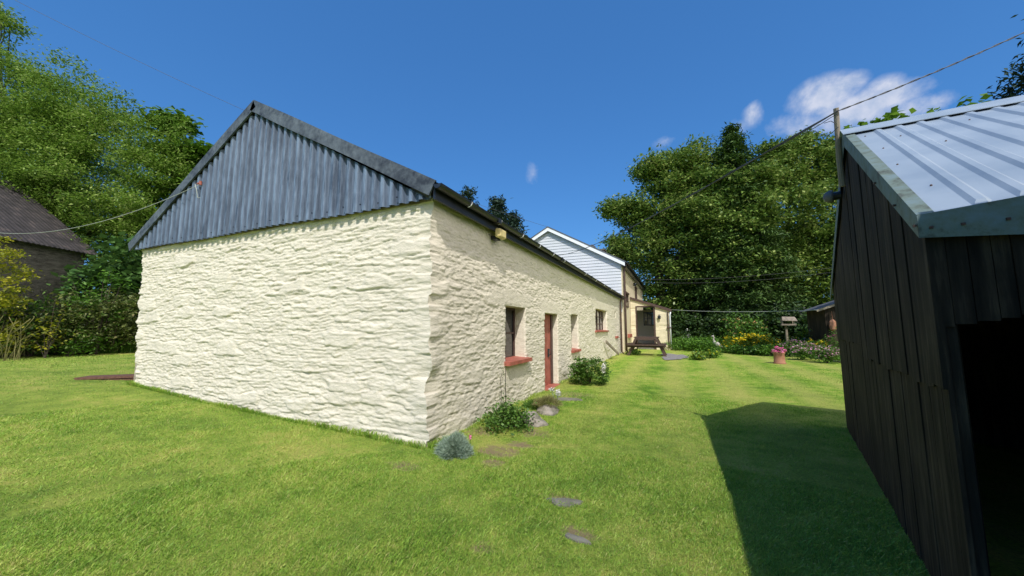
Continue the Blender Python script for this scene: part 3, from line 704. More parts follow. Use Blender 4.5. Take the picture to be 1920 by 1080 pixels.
mb = MB(); mb.add([SP(.085, .03, -.1), SP(.085, FB, -.1), SP(.085, FB, FZ), SP(.085, RD, RZ-.03), SP(.085, .03, 2.13)], [(0, 1, 2, 3, 4)]); mb.build('inner_lining', M['shedwood'], shed)
mb = MB(); mb.add([SP(.05, FB, -.1), SP(SW, FB, -.1), SP(SW, FB, FZ), SP(.05, FB, FZ), SP(SW, .05, -.1), SP(SW, .05, 2.1), SP(SW, RD, RZ-.1)], [(0, 1, 2, 3), (4, 1, 2, 6, 5)])
mb.build('rear_wall', M['shedwood'], shed)
mb = MB(); mb.add([SP(.05, .1, .02), SP(SW, .1, .02), SP(SW, FB, .02), SP(.05, FB, .02)], [(0, 1, 2, 3)]); mb.build('floor', M['shedwood'], shed)
# header boards over the opening, posts
def hboards():
    rs = random.Random(9); mb = MB(); n = .03
    while n < SW:
        w = rs.uniform(.025, .075); o = rs.uniform(0, .016); z0 = 1.60+.2*min(n, .6)+rs.uniform(-.004, .004)
        V = [SP(n, .03-o, z0), SP(n+w-.003, .03-o, z0), SP(n+w-.003, .03-o, 2.14), SP(n, .03-o, 2.14)]; V += [tuple(np.array(q)+d_*.02) for q in V]
        mb.add(V, [(0, 1, 2, 3), (7, 6, 5, 4), (0, 4, 5, 1), (1, 5, 6, 2), (0, 3, 7, 4)]); n += w
    return mb
hboards().build('header_boards', M['shedwood'], shed)
mb = MB(); mb.bar(SP(.062, .06, -.1), SP(.062, .06, 1.62), .045, .05, tuple(d_)); mb.build('corner_post', M['shedwood'], shed)
mb = MB(); mb.bar(SP(SW-.06, .09, -.1), SP(SW-.06, .09, 1.9), .09, .09, tuple(d_)); mb.build('corner_post', M['shedwood'], shed)
# security lamp near the ridge on the far side of the gable
q = SPd(-.06, RD+.55, 3.03)
sm_ = empty('bulkhead_lamp', tuple(q), 'round grey bulkhead lamp high on the dark shed gable', 'lamp')
mb = MB(); mb.tube([q+n_*.05, q-n_*.03], .05, 10); mb.build('base', M['black'], sm_)
mb = MB(); mb.tube([q-n_*.02, q-n_*.05, q-n_*.09, q-n_*.11], [.075, .075, .055, .02], 14); mb.build('dome', M['slate'], sm_, smooth=True)
# wooden pole at the ridge
mb = MB(); a = onz(1583, 400, 0); pt = far(1567.5, 203, 3.63*KS)
mb.tube([SPd(-.03, RD+.20, 3.02), SPd(-.038, RD+.16, 3.3), pt], [.03, .028, .024], 10); pole = mb.build('cable_pole', M['greywood'])
tag(pole, 'weathered wooden post carrying the cables at the shed ridge', 'pole')
pole_top = Vector(pt)
# taller timber building just out of view that shades the shed front
hb = 3.62; sn_, sd_ = float(np.dot(SUNV, n_)), float(np.dot(SUNV, d_)); he_ = SPd(0, 0, 2.15)[2]; o2 = np.array([*SPd(0, 0, 2.15)[:2], 0])+n_*((hb-he_)*sn_/SUNV.z-.01)+d_*((hb-he_)*sd_/SUNV.z+.03); e2_ = np.array([math.sin(R(2)), math.cos(R(2)), 0])
nb = empty('timber_barn', tuple(o2), 'tall dark boarded barn standing outside the picture behind the shed front', 'barn')
def P2(n, d, z): return tuple(o2+n_*n-e2_*d+np.array([0, 0, z]))
mb = MB(); A = [P2(.15, .05, -.1), P2(4, .05, -.1), P2(4, 6, -.1), P2(.15, 6, -.1)]; B = [P2(.15, .05, hb-.12), P2(4, .05, hb-.12), P2(4, 6, hb-.12), P2(.15, 6, hb-.12)]
mb.add(A+B, [(0, 1, 5, 4), (1, 2, 6, 5), (2, 3, 7, 6), (3, 0, 4, 7)]); mb.build('wall', M['shedwood'], nb)
mb = MB(); mb.add([P2(0, 0, hb), P2(4.2, 0, hb+.05), P2(4.2, 6.2, hb+.05), P2(0, 6.2, hb), P2(0, 0, hb-.12), P2(4.2, 0, hb-.12), P2(4.2, 6.2, hb-.12), P2(0, 6.2, hb-.12)], [(0, 1, 2, 3), (7, 6, 5, 4), (0, 4, 5, 1), (1, 5, 6, 2), (2, 6, 7, 3), (3, 7, 4, 0)]); mb.build('roof', M['slate'], nb)
# ------------------------------------------------------------------ cables and lines
def hang(name, a, b, sag, rad, m, label, cat, twist=0, n=28, kink=0, seed=1):
    a, b = Vector(a), Vector(b); mb = MB(); rs = random.Random(seed)
    for s in range(2 if twist else 1):
        pts = []
        for i in range(n+1):
            t_ = i/n; p = a.lerp(b, t_)-Vector((0, 0, sag*4*t_*(1-t_))); 
            if kink: p += Vector((rs.uniform(-1, 1), rs.uniform(-1, 1), rs.uniform(-1, 1)))*kink*math.sin(math.pi*t_)
            if twist: ph = t_*twist+s*math.pi; p += Vector((0, math.cos(ph), math.sin(ph)))*rad*1.2
            pts.append(p)
        mb.tube(pts, rad, 5)
    o = mb.build(name, M[m], smooth=True); return tag(o, label, cat)
at_pole = far(1571, 208, 3.6*KS)
hang('overhead_cable', at_pole, far(1105, 455, 24.0)*0+ony(1043, 479, 24.33), .35, .008, 'wire', 'long twisted cable from the shed post to the white farmhouse gable', 'cable', 60, 60, .004)
hang('overhead_cable', at_pole, far(1990, 28, 3.3*KS), .03, .0045, 'wire', 'twisted cable rising from the shed post over the blue roof', 'cable', 50, 40, .003)
mb = MB()
for pts in ([(1571, 213), (1555, 222), (1540, 232), (1515, 247), (1500, 256)], [(1572, 238), (1562, 247), (1552, 254), (1540, 252), (1527, 245), (1505, 247)], [(1567, 232), (1558, 227), (1545, 231)]):
    P = [far(x, y, (3.6+.4*(1571-x)/70)*KS) for x, y in pts]
    Q_ = []
    for i in range(len(P)-1):
        for k in range(4): Q_.append(P[i]*(1-k/4)+P[i+1]*k/4)
    mb.tube(Q_+[P[-1]], .0035, 5)
tag(mb.build('cable_loops', M['wire'], smooth=True), 'slack black cable loops hanging beside the shed post', 'cable')
hang('overhead_wire', far(-60, -45, 17), (rX, hY0-.2, rZ+.1), .9, .009, 'wire', 'thin wire crossing the sky above the barn ridge', 'wire', n=60)
cg = hang('clothes_line', ony(374, 346, BY-.16), far(-40, 432, 9.5), .42, .006, 'paleline', 'pale line from the barn gable towards the left outbuilding', 'line')
mb = MB(); q = ony(378, 343, BY-.125); mb.tube([q+np.array([-.07, -.03, -.02]), q+np.array([.0, -.02, 0]), q+np.array([.03, .03, 0])], .02, 8); mb.tube([q+np.array([.03, -.03, .02]), q+np.array([.035, -.03, -.06])], .025, 8)
tag(mb.build('insulator', M['red']), 'red insulator holding the line on the ribbed gable', 'insulator')
mb = MB(); mb.tube([ony(366, 346, BY-.19), ony(369, 358, BY-.18), ony(370, 370, BY-.15), ony(377, 371, BY-.12)], .008, 6)
tag(mb.build('cable_tail', M['paleline'], smooth=True), 'short loose tail of line below the red insulator', 'line')
a = onx(1203, 521, hX+.05); b = far(1600, 497, 9)
hang('service_wire', onx(1199, 524, hX+.1), far(1610, 495, 30), .4, .010, 'wire', 'upper of two wires from the farmhouse eaves to the right', 'wire')
hang('service_wire', onx(1201, 529, hX+.1), far(1610, 503, 30), .5, .010, 'wire', 'lower of two wires from the farmhouse eaves to the right', 'wire')
hang('washing_line', (pX1+.12, pY-.15, 2.86), ony(1534, 581, 24.2), .12, .012, 'paleline', 'washing line from the porch corner across the garden', 'line')

# ------------------------------------------------------------------ foliage
def leafcloud(C, N, spread, size, asp=.55, up=.5, droop=0, seed=0, curl=.25):
    """C (k,3) clump centres, N leaves per clump; returns V, Q"""
    rs = np.random.RandomState(seed); k = len(C); P = np.repeat(C, N, 0)+rs.normal(0, 1, (k*N, 3))*np.asarray(spread)
    n = rs.normal(0, 1, (k*N, 3)); n /= np.linalg.norm(n, axis=1)[:, None]; n[:, 2] = abs(n[:, 2])+up; n /= np.linalg.norm(n, axis=1)[:, None]
    t = rs.normal(0, 1, (k*N, 3)); t[:, 2] -= droop; t -= n*(t*n).sum(1)[:, None]; t /= np.linalg.norm(t, axis=1)[:, None]
    b = np.cross(n, t); s = (size*rs.uniform(.6, 1.35, k*N))[:, None]
    V = np.stack([P-t*s*.5, P+b*s*asp*.5+n*s*curl*.3, P+t*s*.5-n*s*curl*.2, P-b*s*asp*.5+n*s*curl*.3], 1).reshape(-1, 3)
    return V, np.arange(k*N*4).reshape(-1, 4)
def lobes(L, dens, seed, inner=.35, rough=.12, low=.0):
    rs = np.random.RandomState(seed); out = []
    for (c, r) in L:
        r = np.asarray(r, float)*np.ones(3); k = max(3, int(dens*(r[0]*r[1]*r[2])**(2/3)))
        d = rs.normal(0, 1, (k, 3)); d /= np.linalg.norm(d, axis=1)[:, None]
        rad = np.where(rs.rand(k) < inner, rs.uniform(.3, .85, k), rs.normal(.93, rough, k))
        out.append(np.asarray(c)+d*r*rad[:, None])
    C = np.concatenate(out); keep = C[:, 2] > gz(C[:, 0], C[:, 1])+low
    return C[keep]
def trunk(mb, base, top, r0, crown, seed, nl=9):
    rs = random.Random(seed); base, top = Vector(base), Vector(top); H = (top-base).length
    pts = [base.lerp(top, t)+Vector((math.sin(t*5+seed)*.02*H, math.cos(t*4+seed)*.02*H, 0))*(t > 0) for t in np.linspace(0, 1, 9)]
    mb.tube([base-Vector((0, 0, .4))]+pts, [r0*1.3]+[r0*(1.1-.9*t) for t in np.linspace(0, 1, 9)], 9)
    idx = np.random.RandomState(seed).choice(len(crown), min(nl, len(crown)), replace=False)
    for i in idx:
        e = Vector(crown[i]); t = min(.9, max(.15, (e.z-base.z)/H*.65+rs.uniform(-.08, .08))); s = base.lerp(top, t); k = 6; P = []
        for j in range(k+1): f = j/k; P.append(s.lerp(e, f)+Vector((0, 0, math.sin(f*math.pi)*.07*(e-s).length))+Vector((rs.uniform(-1, 1), rs.uniform(-1, 1), rs.uniform(-1, 1)))*.04*(e-s).length*(0 < j < k))
        mb.tube(P, [r0*.42*(1-.85*j/k)*(1-t*.4) for j in range(k+1)], 6)
M['leaf_left'] = leafmat('willow_leaves', [(.045, .105, .014), (.125, .23, .028), (.23, .36, .055), (.44, .52, .18)], .4, .42, .45)
M['leaf_syc'] = leafmat('sycamore_leaves', [(.03, .075, .008), (.09, .19, .02), (.17, .30, .035)], .38, .4, .5)
M['leaf_beech'] = leafmat('beech_leaves', [(.030, .070, .014), (.095, .175, .030), (.20, .30, .055), (.46, .50, .16)], .3, .38, .35)
M['leaf_conifer'] = leafmat('cypress_sprays', [(.018, .050, .010), (.050, .105, .018), (.105, .175, .032)], .12, .6, .6)
M['leaf_spruce'] = leafmat('spruce_sprays', [(.012, .03, .022), (.03, .06, .04), (.055, .09, .055)], .1, .6, .8)
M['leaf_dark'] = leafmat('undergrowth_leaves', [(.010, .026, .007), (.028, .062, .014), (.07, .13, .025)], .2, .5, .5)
M['leaf_vine'] = leafmat('vine_leaves', [(.03, .08, .02), (.07, .15, .035), (.12, .22, .06)], .3, .4, .8)
M['leaf_bramble'] = leafmat('bramble_leaves', [(.035, .06, .016), (.09, .12, .03), (.15, .19, .045), (.21, .17, .07)], .2, .6, .8)
M['leaf_gold'] = leafmat('yellow_green_leaves', [(.10, .14, .01), (.32, .34, .02), (.48, .42, .04)], .35, .5, 1.5)
M['leaf_garden'] = leafmat('garden_leaves', [(.03, .085, .010), (.08, .19, .018), (.16, .30, .035)], .3, .5, 1.2)
M['leaf_bush'] = leafmat('bush_leaves', [(.035, .09, .012), (.09, .19, .025), (.17, .30, .06)], .3, .5, 5)
M['leaf_lav'] = leafmat('silver_leaves', [(.16, .24, .16), (.28, .37, .27), (.42, .50, .40)], .15, .7, 4)
M['straw'] = leafmat('straw_grass', [(.10, .12, .03), (.28, .26, .10), (.38, .34, .17)], .25, .7, 2)
def LP(px, py, r, w, sq=1., dw=0):
    p = far(px, py, w+dw); return (p, (r*w/F, r*w/F, r*w/F*sq))
def tree(name, label, L, w, lm, size, dens, N, base, top, r0, seed, spread=.38, group=None, asp=.55, droop=.3, rough=.10, up=.5, nl=10, inner=.35, cat='tree'):
    L = [LP(l[0], l[1], l[2], w, 1, l[3] if len(l) > 3 else 0) for l in L]
    rs = np.random.RandomState(seed+500); L2 = []
    for (c, r_) in L:
        r0_ = float(np.mean(r_)); k = int(np.clip(7+r0_*2.6, 8, 26)); L2.append((c, np.array(r_)*.66))
        for _ in range(k):
            d = rs.normal(0, 1, 3); d /= np.linalg.norm(d); d[2] = d[2]*.9+.1; q = r0_*rs.uniform(.20, .34); L2.append((np.asarray(c)+d*r0_*rs.uniform(.60, .80), (q, q, q*.75)))
    C = lobes(L2, dens, seed, .25, rough, .3); V, Q = leafcloud(C, N, (spread, spread, spread*.5), size, asp, up, droop, seed)
    r = empty(name, tuple(base), label, cat, group)
    npmesh('crown', V, Q, M[lm], r); mb = MB(); trunk(mb, base, top, r0, C, seed, nl); mb.build('trunk', M['bark'], r, smooth=True); return r
def gp(px, w, dz=0):
    p = far(px, 614, w); return np.array([p[0], p[1], G(p[0], p[1])+dz])
# left: broad tree over the outbuilding
b0 = gp(80, 18); 
tree('willow_tree', 'huge broad leafy tree filling the upper left behind the outbuilding', [(-110, 230, 150), (35, 200, 112, 1), (160, 215, 112, 1), (245, 262, 90), (290, 320, 52), (60, 290, 120), (170, 350, 120), (-60, 330, 140), (250, 400, 80), (80, 420, 100), (200, 470, 90), (-40, 470, 110), (60, 275, 130, 5), (190, 330, 105, 4), (-60, 320, 140, 5), (120, 400, 110, 5)], 17, 'leaf_left', .135, 12, 125, b0, b0+np.array([0, 0, 9]), .45, 3, .30, asp=.42, droop=.6, rough=.07)
b0 = gp(350, 19)
tree('sycamore_tree', 'lighter green tree rising between the big tree and the barn gable', [(322, 240, 22), (330, 300, 34), (375, 300, 25), (355, 360, 50), (320, 400, 60), (300, 460, 70)], 18.5, 'leaf_syc', .27, 14, 40, b0, b0+np.array([0, 0, 7]), .25, 5, .36, asp=.8, up=.9)
# wispy ash top at the frame's left edge
b0 = gp(-60, 24); tree('ash_tree', 'tall wispy tree top peeping at the upper left corner', [(-40, 75, 45), (14, 48, 14), (-12, 30, 20)], 23, 'leaf_left', .2, 10, 28, b0, b0+np.array([0, 0, 17]), .3, 6, .4, asp=.4)
# right group
b0 = gp(1245, 42); tree('beech_tree', 'wide dark beech with drooping left branches above the farmhouse porch', [(1245, 420, 60), (1258, 335, 58), (1285, 350, 60, 2), (1330, 400, 50, -4), (1345, 460, 58, -4), (1335, 350, 34, -3), (1305, 300, 38), (1225, 385, 58), (1180, 398, 30), (1150, 392, 15), (1220, 320, 26), (1205, 470, 58), (1160, 468, 24), (1300, 400, 85, 2), (1270, 490, 85), (1350, 480, 85, 2), (1290, 560, 50), (1350, 570, 50), (1240, 560, 36), (1270, 590, 34), (1320, 596, 34), (1370, 596, 34)], 42, 'leaf_beech', .38, 3.4, 80, b0, b0+np.array([0, 0, 16]), .7, 21, .62, asp=.5, droop=.4, rough=.10)
b0 = gp(1490, 42); tree('beech_tree', 'wide beech with sunlit tips right of the dark conifer', [(1415, 345, 36, -4), (1400, 410, 55, -4), (1390, 500, 60, -4), (1480, 315, 56), (1440, 330, 46), (1530, 325, 54), (1590, 330, 60), (1500, 272, 22), (1450, 285, 18), (1560, 290, 30), (1470, 410, 90), (1560, 420, 90), (1430, 490, 80), (1520, 500, 80), (1410, 560, 50), (1480, 570, 46), (1550, 555, 52), (1620, 470, 90), (1430, 598, 34), (1490, 598, 34), (1545, 595, 30)], 41, 'leaf_beech', .38, 3.4, 80, b0, b0+np.array([0, 0, 17]), .7, 22, .62, asp=.5, droop=.4, rough=.10)
def conifer(name, label, px, pyt, w, rb, dens, lm, size, seed, droop=.28, wid=1., zlow=2, N=26, group=None, ragged=.2, exp=.8):
    rs = np.random.RandomState(seed); T = far(px, pyt, w); z0 = G(T[0], T[1]); H = T[2]-z0; C = []; mb = MB()
    mb.tube([(T[0], T[1], z0-.3), (T[0], T[1], z0+H*.5), (T[0], T[1], T[2]-.2)], [H*.018, H*.01, .03], 8)
    z = T[2]-.15
    while z > z0+zlow:
        f = (T[2]-z)/H; rad = rb*(f**exp)*rs.uniform(1-ragged, 1+ragged*.6)+.12; k = int(5+rad*dens)
        for j in range(k):
            a = rs.uniform(0, 2*math.pi); rr = rad*rs.uniform(.75, 1.12); m_ = max(2, int(rr*2.4))
            for q in range(1, m_+1):
                g_ = q/m_; C.append((T[0]+math.cos(a)*rr*g_, T[1]+math.sin(a)*rr*g_, z-droop*rr*g_*g_+.10*rr*g_))
            if j % 3 == 0: mb.tube([(T[0], T[1], z), (T[0]+math.cos(a)*rr*.5, T[1]+math.sin(a)*rr*.5, z-droop*rr*.25), (T[0]+math.cos(a)*rr*.9, T[1]+math.sin(a)*rr*.9, z-droop*rr*.8)], [.05, .035, .012], 4)
        z -= max(.25, H*.022)
    C = np.array(C); V, Q = leafcloud(C, N, (size*.8, size*.8, size*.38), size, .3, .5, .5, seed)
    r = empty(name, (T[0], T[1], z0), label, 'tree', group); npmesh('crown', V, Q, M[lm], r); mb.build('trunk', M['bark'], r, smooth=True); return r
conifer('cypress_tree', 'dark pointed conifer at the top of the right tree group', 1370, 238, 39.5, 5.4, 4.2, 'leaf_conifer', .42, 31, .35, exp=.62, zlow=3, N=24, ragged=.3)
conifer('spruce_tree', 'first and tallest distant conifer tip above the black gutter', 878, 356, 60, 5.5, 1.4, 'leaf_spruce', .75, 32, -.05, zlow=14, N=7, group='conifers behind the barn roof', ragged=.5)
conifer('spruce_tree', 'full conifer tip in the middle above the black gutter', 932, 374, 60, 6, 2.6, 'leaf_spruce', .75, 33, .0, zlow=12, N=12, group='conifers behind the barn roof')
conifer('spruce_tree', 'lowest conifer tip nearest the farmhouse gable', 962, 402, 62, 4.5, 1.8, 'leaf_spruce', .75, 34, -.1, zlow=12, N=9, group='conifers behind the barn roof', ragged=.4)
conifer('spruce_tree', 'blue-green conifer at the right edge above the shed roof', 2045, -110, 19, 9.5, 2.4, 'leaf_spruce', .36, 35, .5, zlow=4, N=16)
# leafy sprigs above the shed ridge
def sprigs(name, label, P, w, lm, size, N, sp, seed, base_px):
    rs = random.Random(seed); C = []; b0 = gp(base_px, w); r = empty(name, tuple(b0), label, 'tree'); mb = MB(); mb.tube([b0-np.array([0, 0, .3]), b0+np.array([0, 0, 3.5])], [.12, .07], 8)
    for (px, py) in P:
        e = far(px, py, w); s = b0+np.array([0, 0, 3.2]); mid = (s+e)/2+np.array([rs.uniform(-.2, .2), rs.uniform(-.2, .2), .1]); mb.tube([s, mid, e], [.04, .025, .006], 5)
        for k in range(7): f = k/6; C.append(e*(1-f*.45)+mid*(f*.45)+np.array([rs.gauss(0, 1), rs.gauss(0, 1), rs.gauss(0, .6)])*sp)
    V, Q = leafcloud(np.array(C), N, (sp, sp, sp*.8), size, .85, .8, .3, seed); npmesh('crown', V, Q, M[lm], r); mb.build('trunk', M['bark'], r, smooth=True)
sprigs('sycamore_tree', 'young leafy tree with sprigs showing over the shed ridge', [(1596, 233), (1625, 240), (1605, 245), (1640, 238), (1663, 220), (1657, 232), (1692, 218), (1705, 226), (1738, 213), (1745, 222), (1768, 220), (1792, 214), (1815, 214)], 15, 'leaf_syc', .27, 12, .17, 41, 1690)
# dark undergrowth under the right trees, along the far edge of the garden
def shrub(name, label, px, w, rx, rz, lm, size, dens, N, seed, group=None, cat='shrub', asp=.6, flowers=None, base=None, up=.5, flat=1, sp=None, droop=.2, rough=.1):
    b0 = gp(px, w) if base is None else np.array(base, float); sp = sp or size*1.3
    rs = np.random.RandomState(seed); L = [(b0+np.array([0, 0, rz*.45]), (rx, rx*flat, rz*.55))]
    for k in range(5): a = rs.uniform(0, 6.28); L.append((b0+np.array([math.cos(a)*rx*.55, math.sin(a)*rx*.55*flat, rz*rs.uniform(.35, .62)]), (rx*.5, rx*.5, rz*.36)))
    C = lobes(L, dens, seed, .4, rough, .02); V, Q = leafcloud(C, N, (sp, sp, sp*.7), size, asp, up, droop, seed)
    r = empty(name, tuple(b0), label, cat, group); npmesh('foliage', V, Q, M[lm], r)
    mb = MB()
    for i in range(0, len(C), max(1, len(C)//9)): mb.tube([b0+np.array([0, 0, -.03]), (b0+C[i])/2+np.array([0, 0, .05*rz]), C[i]], [.02*rx+.004, .013*rx+.003, .004], 5)
    mb.build('stems', M['bark'], r)
    if flowers:
        fm, fs, k, fn = flowers; top = C[C[:, 2] > b0[2]+rz*.42] if fn != 'all' else C
        top = top[np.random.RandomState(seed+1).choice(len(top), min(k, len(top)), replace=False)]; top = top+(top-(b0+np.array([0, 0, rz*.3])))*.12
        V, Q = leafcloud(top, 7, (fs*.7, fs*.7, fs*.4), fs, .9, 1, 0, seed+2); tag(npmesh('flowers', V, Q, M[fm], r), kind='stuff')
    return r
# individual rows
rs0 = random.Random(5)
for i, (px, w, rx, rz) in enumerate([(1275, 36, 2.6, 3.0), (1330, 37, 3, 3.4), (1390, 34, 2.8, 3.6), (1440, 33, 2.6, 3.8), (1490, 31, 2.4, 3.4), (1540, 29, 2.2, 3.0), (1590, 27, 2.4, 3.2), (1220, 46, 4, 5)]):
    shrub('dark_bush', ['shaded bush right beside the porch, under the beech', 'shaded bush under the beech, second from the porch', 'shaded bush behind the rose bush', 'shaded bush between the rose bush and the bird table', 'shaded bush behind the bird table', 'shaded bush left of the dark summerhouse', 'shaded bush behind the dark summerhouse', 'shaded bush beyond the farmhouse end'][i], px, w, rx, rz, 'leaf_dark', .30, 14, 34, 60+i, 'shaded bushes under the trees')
b0 = gp(1390, 70); rs = np.random.RandomState(3)
C = np.concatenate([lobes([(np.array([x, y, G(x, y)+h*.5]), (5, 5, h*.6))], 1.2, int(abs(x)*7)+3, .4, .1) for x, y, h in
    [(-45+i*7.5, 84+6*math.sin(i*2.1), 15+4*math.sin(i*1.3)) for i in range(20)]+[(-62, 10+i*8, 11+2*math.sin(i)) for i in range(8)]+[(34-i*.6, 60-i*7, 10) for i in range(7)]])
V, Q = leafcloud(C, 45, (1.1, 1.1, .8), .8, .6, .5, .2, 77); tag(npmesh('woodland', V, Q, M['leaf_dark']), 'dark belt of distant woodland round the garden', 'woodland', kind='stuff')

# ------------------------------------------------------------------ left outbuilding and hedge
A = far(190, 480, 15.5); 
B = far(-90, 402, 11.5); B[2] = A[2]+.12
ob = empty('stone_outbuilding', (A[0], A[1], G(A[0], A[1])), 'old stone outbuilding with dark corrugated iron roof at the left edge', 'outbuilding')
ev = B-A; ev[2] = 0; evn = ev/np.linalg.norm(ev); bk = np.array([evn[1], -evn[0], 0]); 
if np.dot(bk, A-EYE) < 0: bk = -bk
Ztop = 3.3; run = 4.4
Lr = float(np.linalg.norm(ev))
def OB(e, k, z): return tuple(np.array([A[0], A[1], 0])+evn*e+bk*k+np.array([0, 0, z]))
vs = []; fs = []; es = np.arange(0, Lr, .035)
for e in es:
    h = .012*math.sin(e*2*math.pi/.15); vs += [OB(e, 0, A[2]+.12*e/Lr+h), OB(e, run, A[2]+Ztop+h), OB(e, 0, A[2]+.12*e/Lr+h-.02)]
for i in range(len(es)-1): a = i*3; fs += [(a, a+3, a+4, a+1), (a, a+2, a+5, a+3)]
MB().add(vs, fs).build('roof', M['iron'], ob)
g0 = G(A[0], A[1])
mb = MB(); mb.add([OB(.3, .35, g0-.5), OB(Lr, .35, g0-.5), OB(Lr, .35, A[2]+.1), OB(.3, .35, A[2]+.12), OB(.3, run*2-.35, g0-.5), OB(.3, run*2-.35, A[2]), OB(.3, run, A[2]+Ztop-.15)], [(0, 1, 2, 3), (0, 3, 6, 5, 4)])
mb.build('wall', M['rubble'], ob)
mb = MB(); mb.span((0, 0, 0), (.01, .01, .01)) if False else None
mb.bar(OB(2.4, .22, g0-.3), OB(2.4, .22, A[2]+.05), .2, .2); mb.build('post', M['greywood'], ob)
mb = MB(); mb.add([OB(0, run*2, A[2]), OB(Lr, run*2, A[2]), OB(Lr, run, A[2]+Ztop-.02), OB(0, run, A[2]+Ztop-.02)], [(0, 1, 2, 3)]); mb.build('rear_roof', M['iron'], ob)
shrub('vine', 'big-leaved green climber beside the barn gable', 222, 15, 1.45, 4.6, 'leaf_vine', .24, 26, 22, 81, cat='climber', asp=.9, up=.9, sp=.22, droop=.8)
def hb_(px, w, rx, rz, lm, size, label, seed, name='bramble_bush', N=26, fl=None, dens=24, asp=.45): return shrub(name, label, px, w, rx, rz, lm, size, dens, N, seed, 'overgrown hedge bushes on the left', asp=asp, flowers=fl)
hb_(215, 13.6, 1.35, 2.45, 'leaf_bramble', .12, 'brownish bramble bush next to the barn corner', 90)
hb_(160, 13.0, 1.4, 2.35, 'leaf_bramble', .12, 'brownish bramble bush under the outbuilding roof corner', 91)
hb_(110, 12.6, 1.2, 1.9, 'leaf_bramble', .11, 'low bramble bush below the outbuilding wall', 92)
hb_(252, 14.5, 1.1, 1.7, 'leaf_dark', .12, 'dark low bush touching the barn gable edge', 93, 'dark_bush')
hb_(65, 12.0, 1.0, 1.5, 'leaf_dark', .12, 'dark hedge bush below the yellow climber', 94, 'dark_bush')
hb_(10, 11.6, 1.1, 1.8, 'leaf_dark', .12, 'dark hedge bush at the left picture edge', 95, 'dark_bush')
hb_(-60, 11.2, 1.4, 2.4, 'leaf_bramble', .12, 'bramble bush just outside the left picture edge', 96)
hb_(185, 13.1, .8, 3.0, 'leaf_garden', .13, 'green self-sown bush rising out of the brambles', 83, 'hedge_bush')
hb_(135, 12.4, .6, 1.3, 'leaf_garden', .11, 'small green bush in front of the brambles', 84, 'hedge_bush')
hb_(240, 14.0, .8, 2.9, 'leaf_bramble', .12, 'tall loose bramble arching beside the barn gable', 85)
hb_(40, 11.8, .9, 2.3, 'leaf_garden', .12, 'green bush under the yellow climber at the left edge', 86, 'hedge_bush')
shrub('golden_climber', 'yellow-green climber hanging at the left picture edge', -25, 11.0, .70, 4.2, 'leaf_gold', .085, 34, 44, 97, cat='climber', base=tuple(gp(-15, 11.0)))
shrub('yellow_sapling', 'small bright yellow-leaved plant in the bramble hedge', 92, 11.6, .30, 1.9, 'leaf_gold', .13, 26, 6, 98, cat='plant')
def blades(name, label, cat, areas, n, h, w_, m, seed, lean=.35, group=None, kind=None):
    rs = np.random.RandomState(seed); P = []
    for (cx, cy, rx, ry, k) in areas:
        a = rs.uniform(0, 6.283, k); r_ = np.sqrt(rs.rand(k)); P.append(np.stack([cx+np.cos(a)*r_*rx, cy+np.sin(a)*r_*ry], 1))
    P = np.concatenate(P); z = gz(P[:, 0], P[:, 1]); k = len(P); a = rs.uniform(0, 6.283, k); H = h*rs.uniform(.5, 1.2, k); l = lean*rs.uniform(.2, 1.4, k)*H; wd = w_*rs.uniform(.7, 1.3, k)
    dx, dy = np.cos(a), np.sin(a); b = np.stack([P[:, 0], P[:, 1], z-.01], 1); s = np.stack([-dy, dx, 0*dx], 1)*wd[:, None]*.5; ld = np.stack([dx*l, dy*l, 0*l], 1); up = np.stack([0*H, 0*H, H], 1)
    V = np.stack([b-s, b+s, b+ld*.35+up*.62+s*.7, b+ld+up*.97+s*.05, b+ld+up, b+ld*.35+up*.62-s*.7], 1).reshape(-1, 3)
    i = np.arange(k)[:, None]*6; Q = np.concatenate([i+np.array([[0, 1, 2, 5]]), i+np.array([[5, 2, 3, 4]])], 0)
    o = npmesh(name, V, Q, M[m]); tag(o, label, cat, group, kind); return o
A_ = []
for px in range(-80, 262, 12): p = gp(px, 11.3+(px+80)*.0085); A_.append((p[0], p[1], .5, .5, 220))
blades('long_grass', 'uncut grass along the foot of the left hedge', 'grass', A_, 0, .5, .012, 'leaf_garden', 5, .5, kind='stuff')
A_ = [(gp(px, w)[0], gp(px, w)[1], .3, .3, 18) for px, w in ((12, 10.6), (30, 10.8), (-10, 10.6))]
blades('straw_grass_clump', 'clump of tall straw-coloured grass at the left edge', 'grass', A_, 0, 1.15, .012, 'straw', 6, .55)
# timber boards by the barn corner
p = onz(203, 722, .3); bp = empty('board_stack', (p[0], p[1], G(p[0], p[1])), 'low stack of rusty brown boards by the barn corner', 'boards')
q0 = onz(153, 719, .32); q1 = onz(252, 716, .34); g_ = G(q0[0], q0[1])
mb = MB(); mb.bar(q0+np.array([0, 0, .13]), q1+np.array([.1, .25, .13]), .42, .05); mb.build('top_board', M['rust'], bp)
mb = MB(); mb.bar(q0+np.array([.12, 0, .06]), q1+np.array([.1, .22, .06]), .40, .05); mb.build('bottom_board', M['rust'], bp)

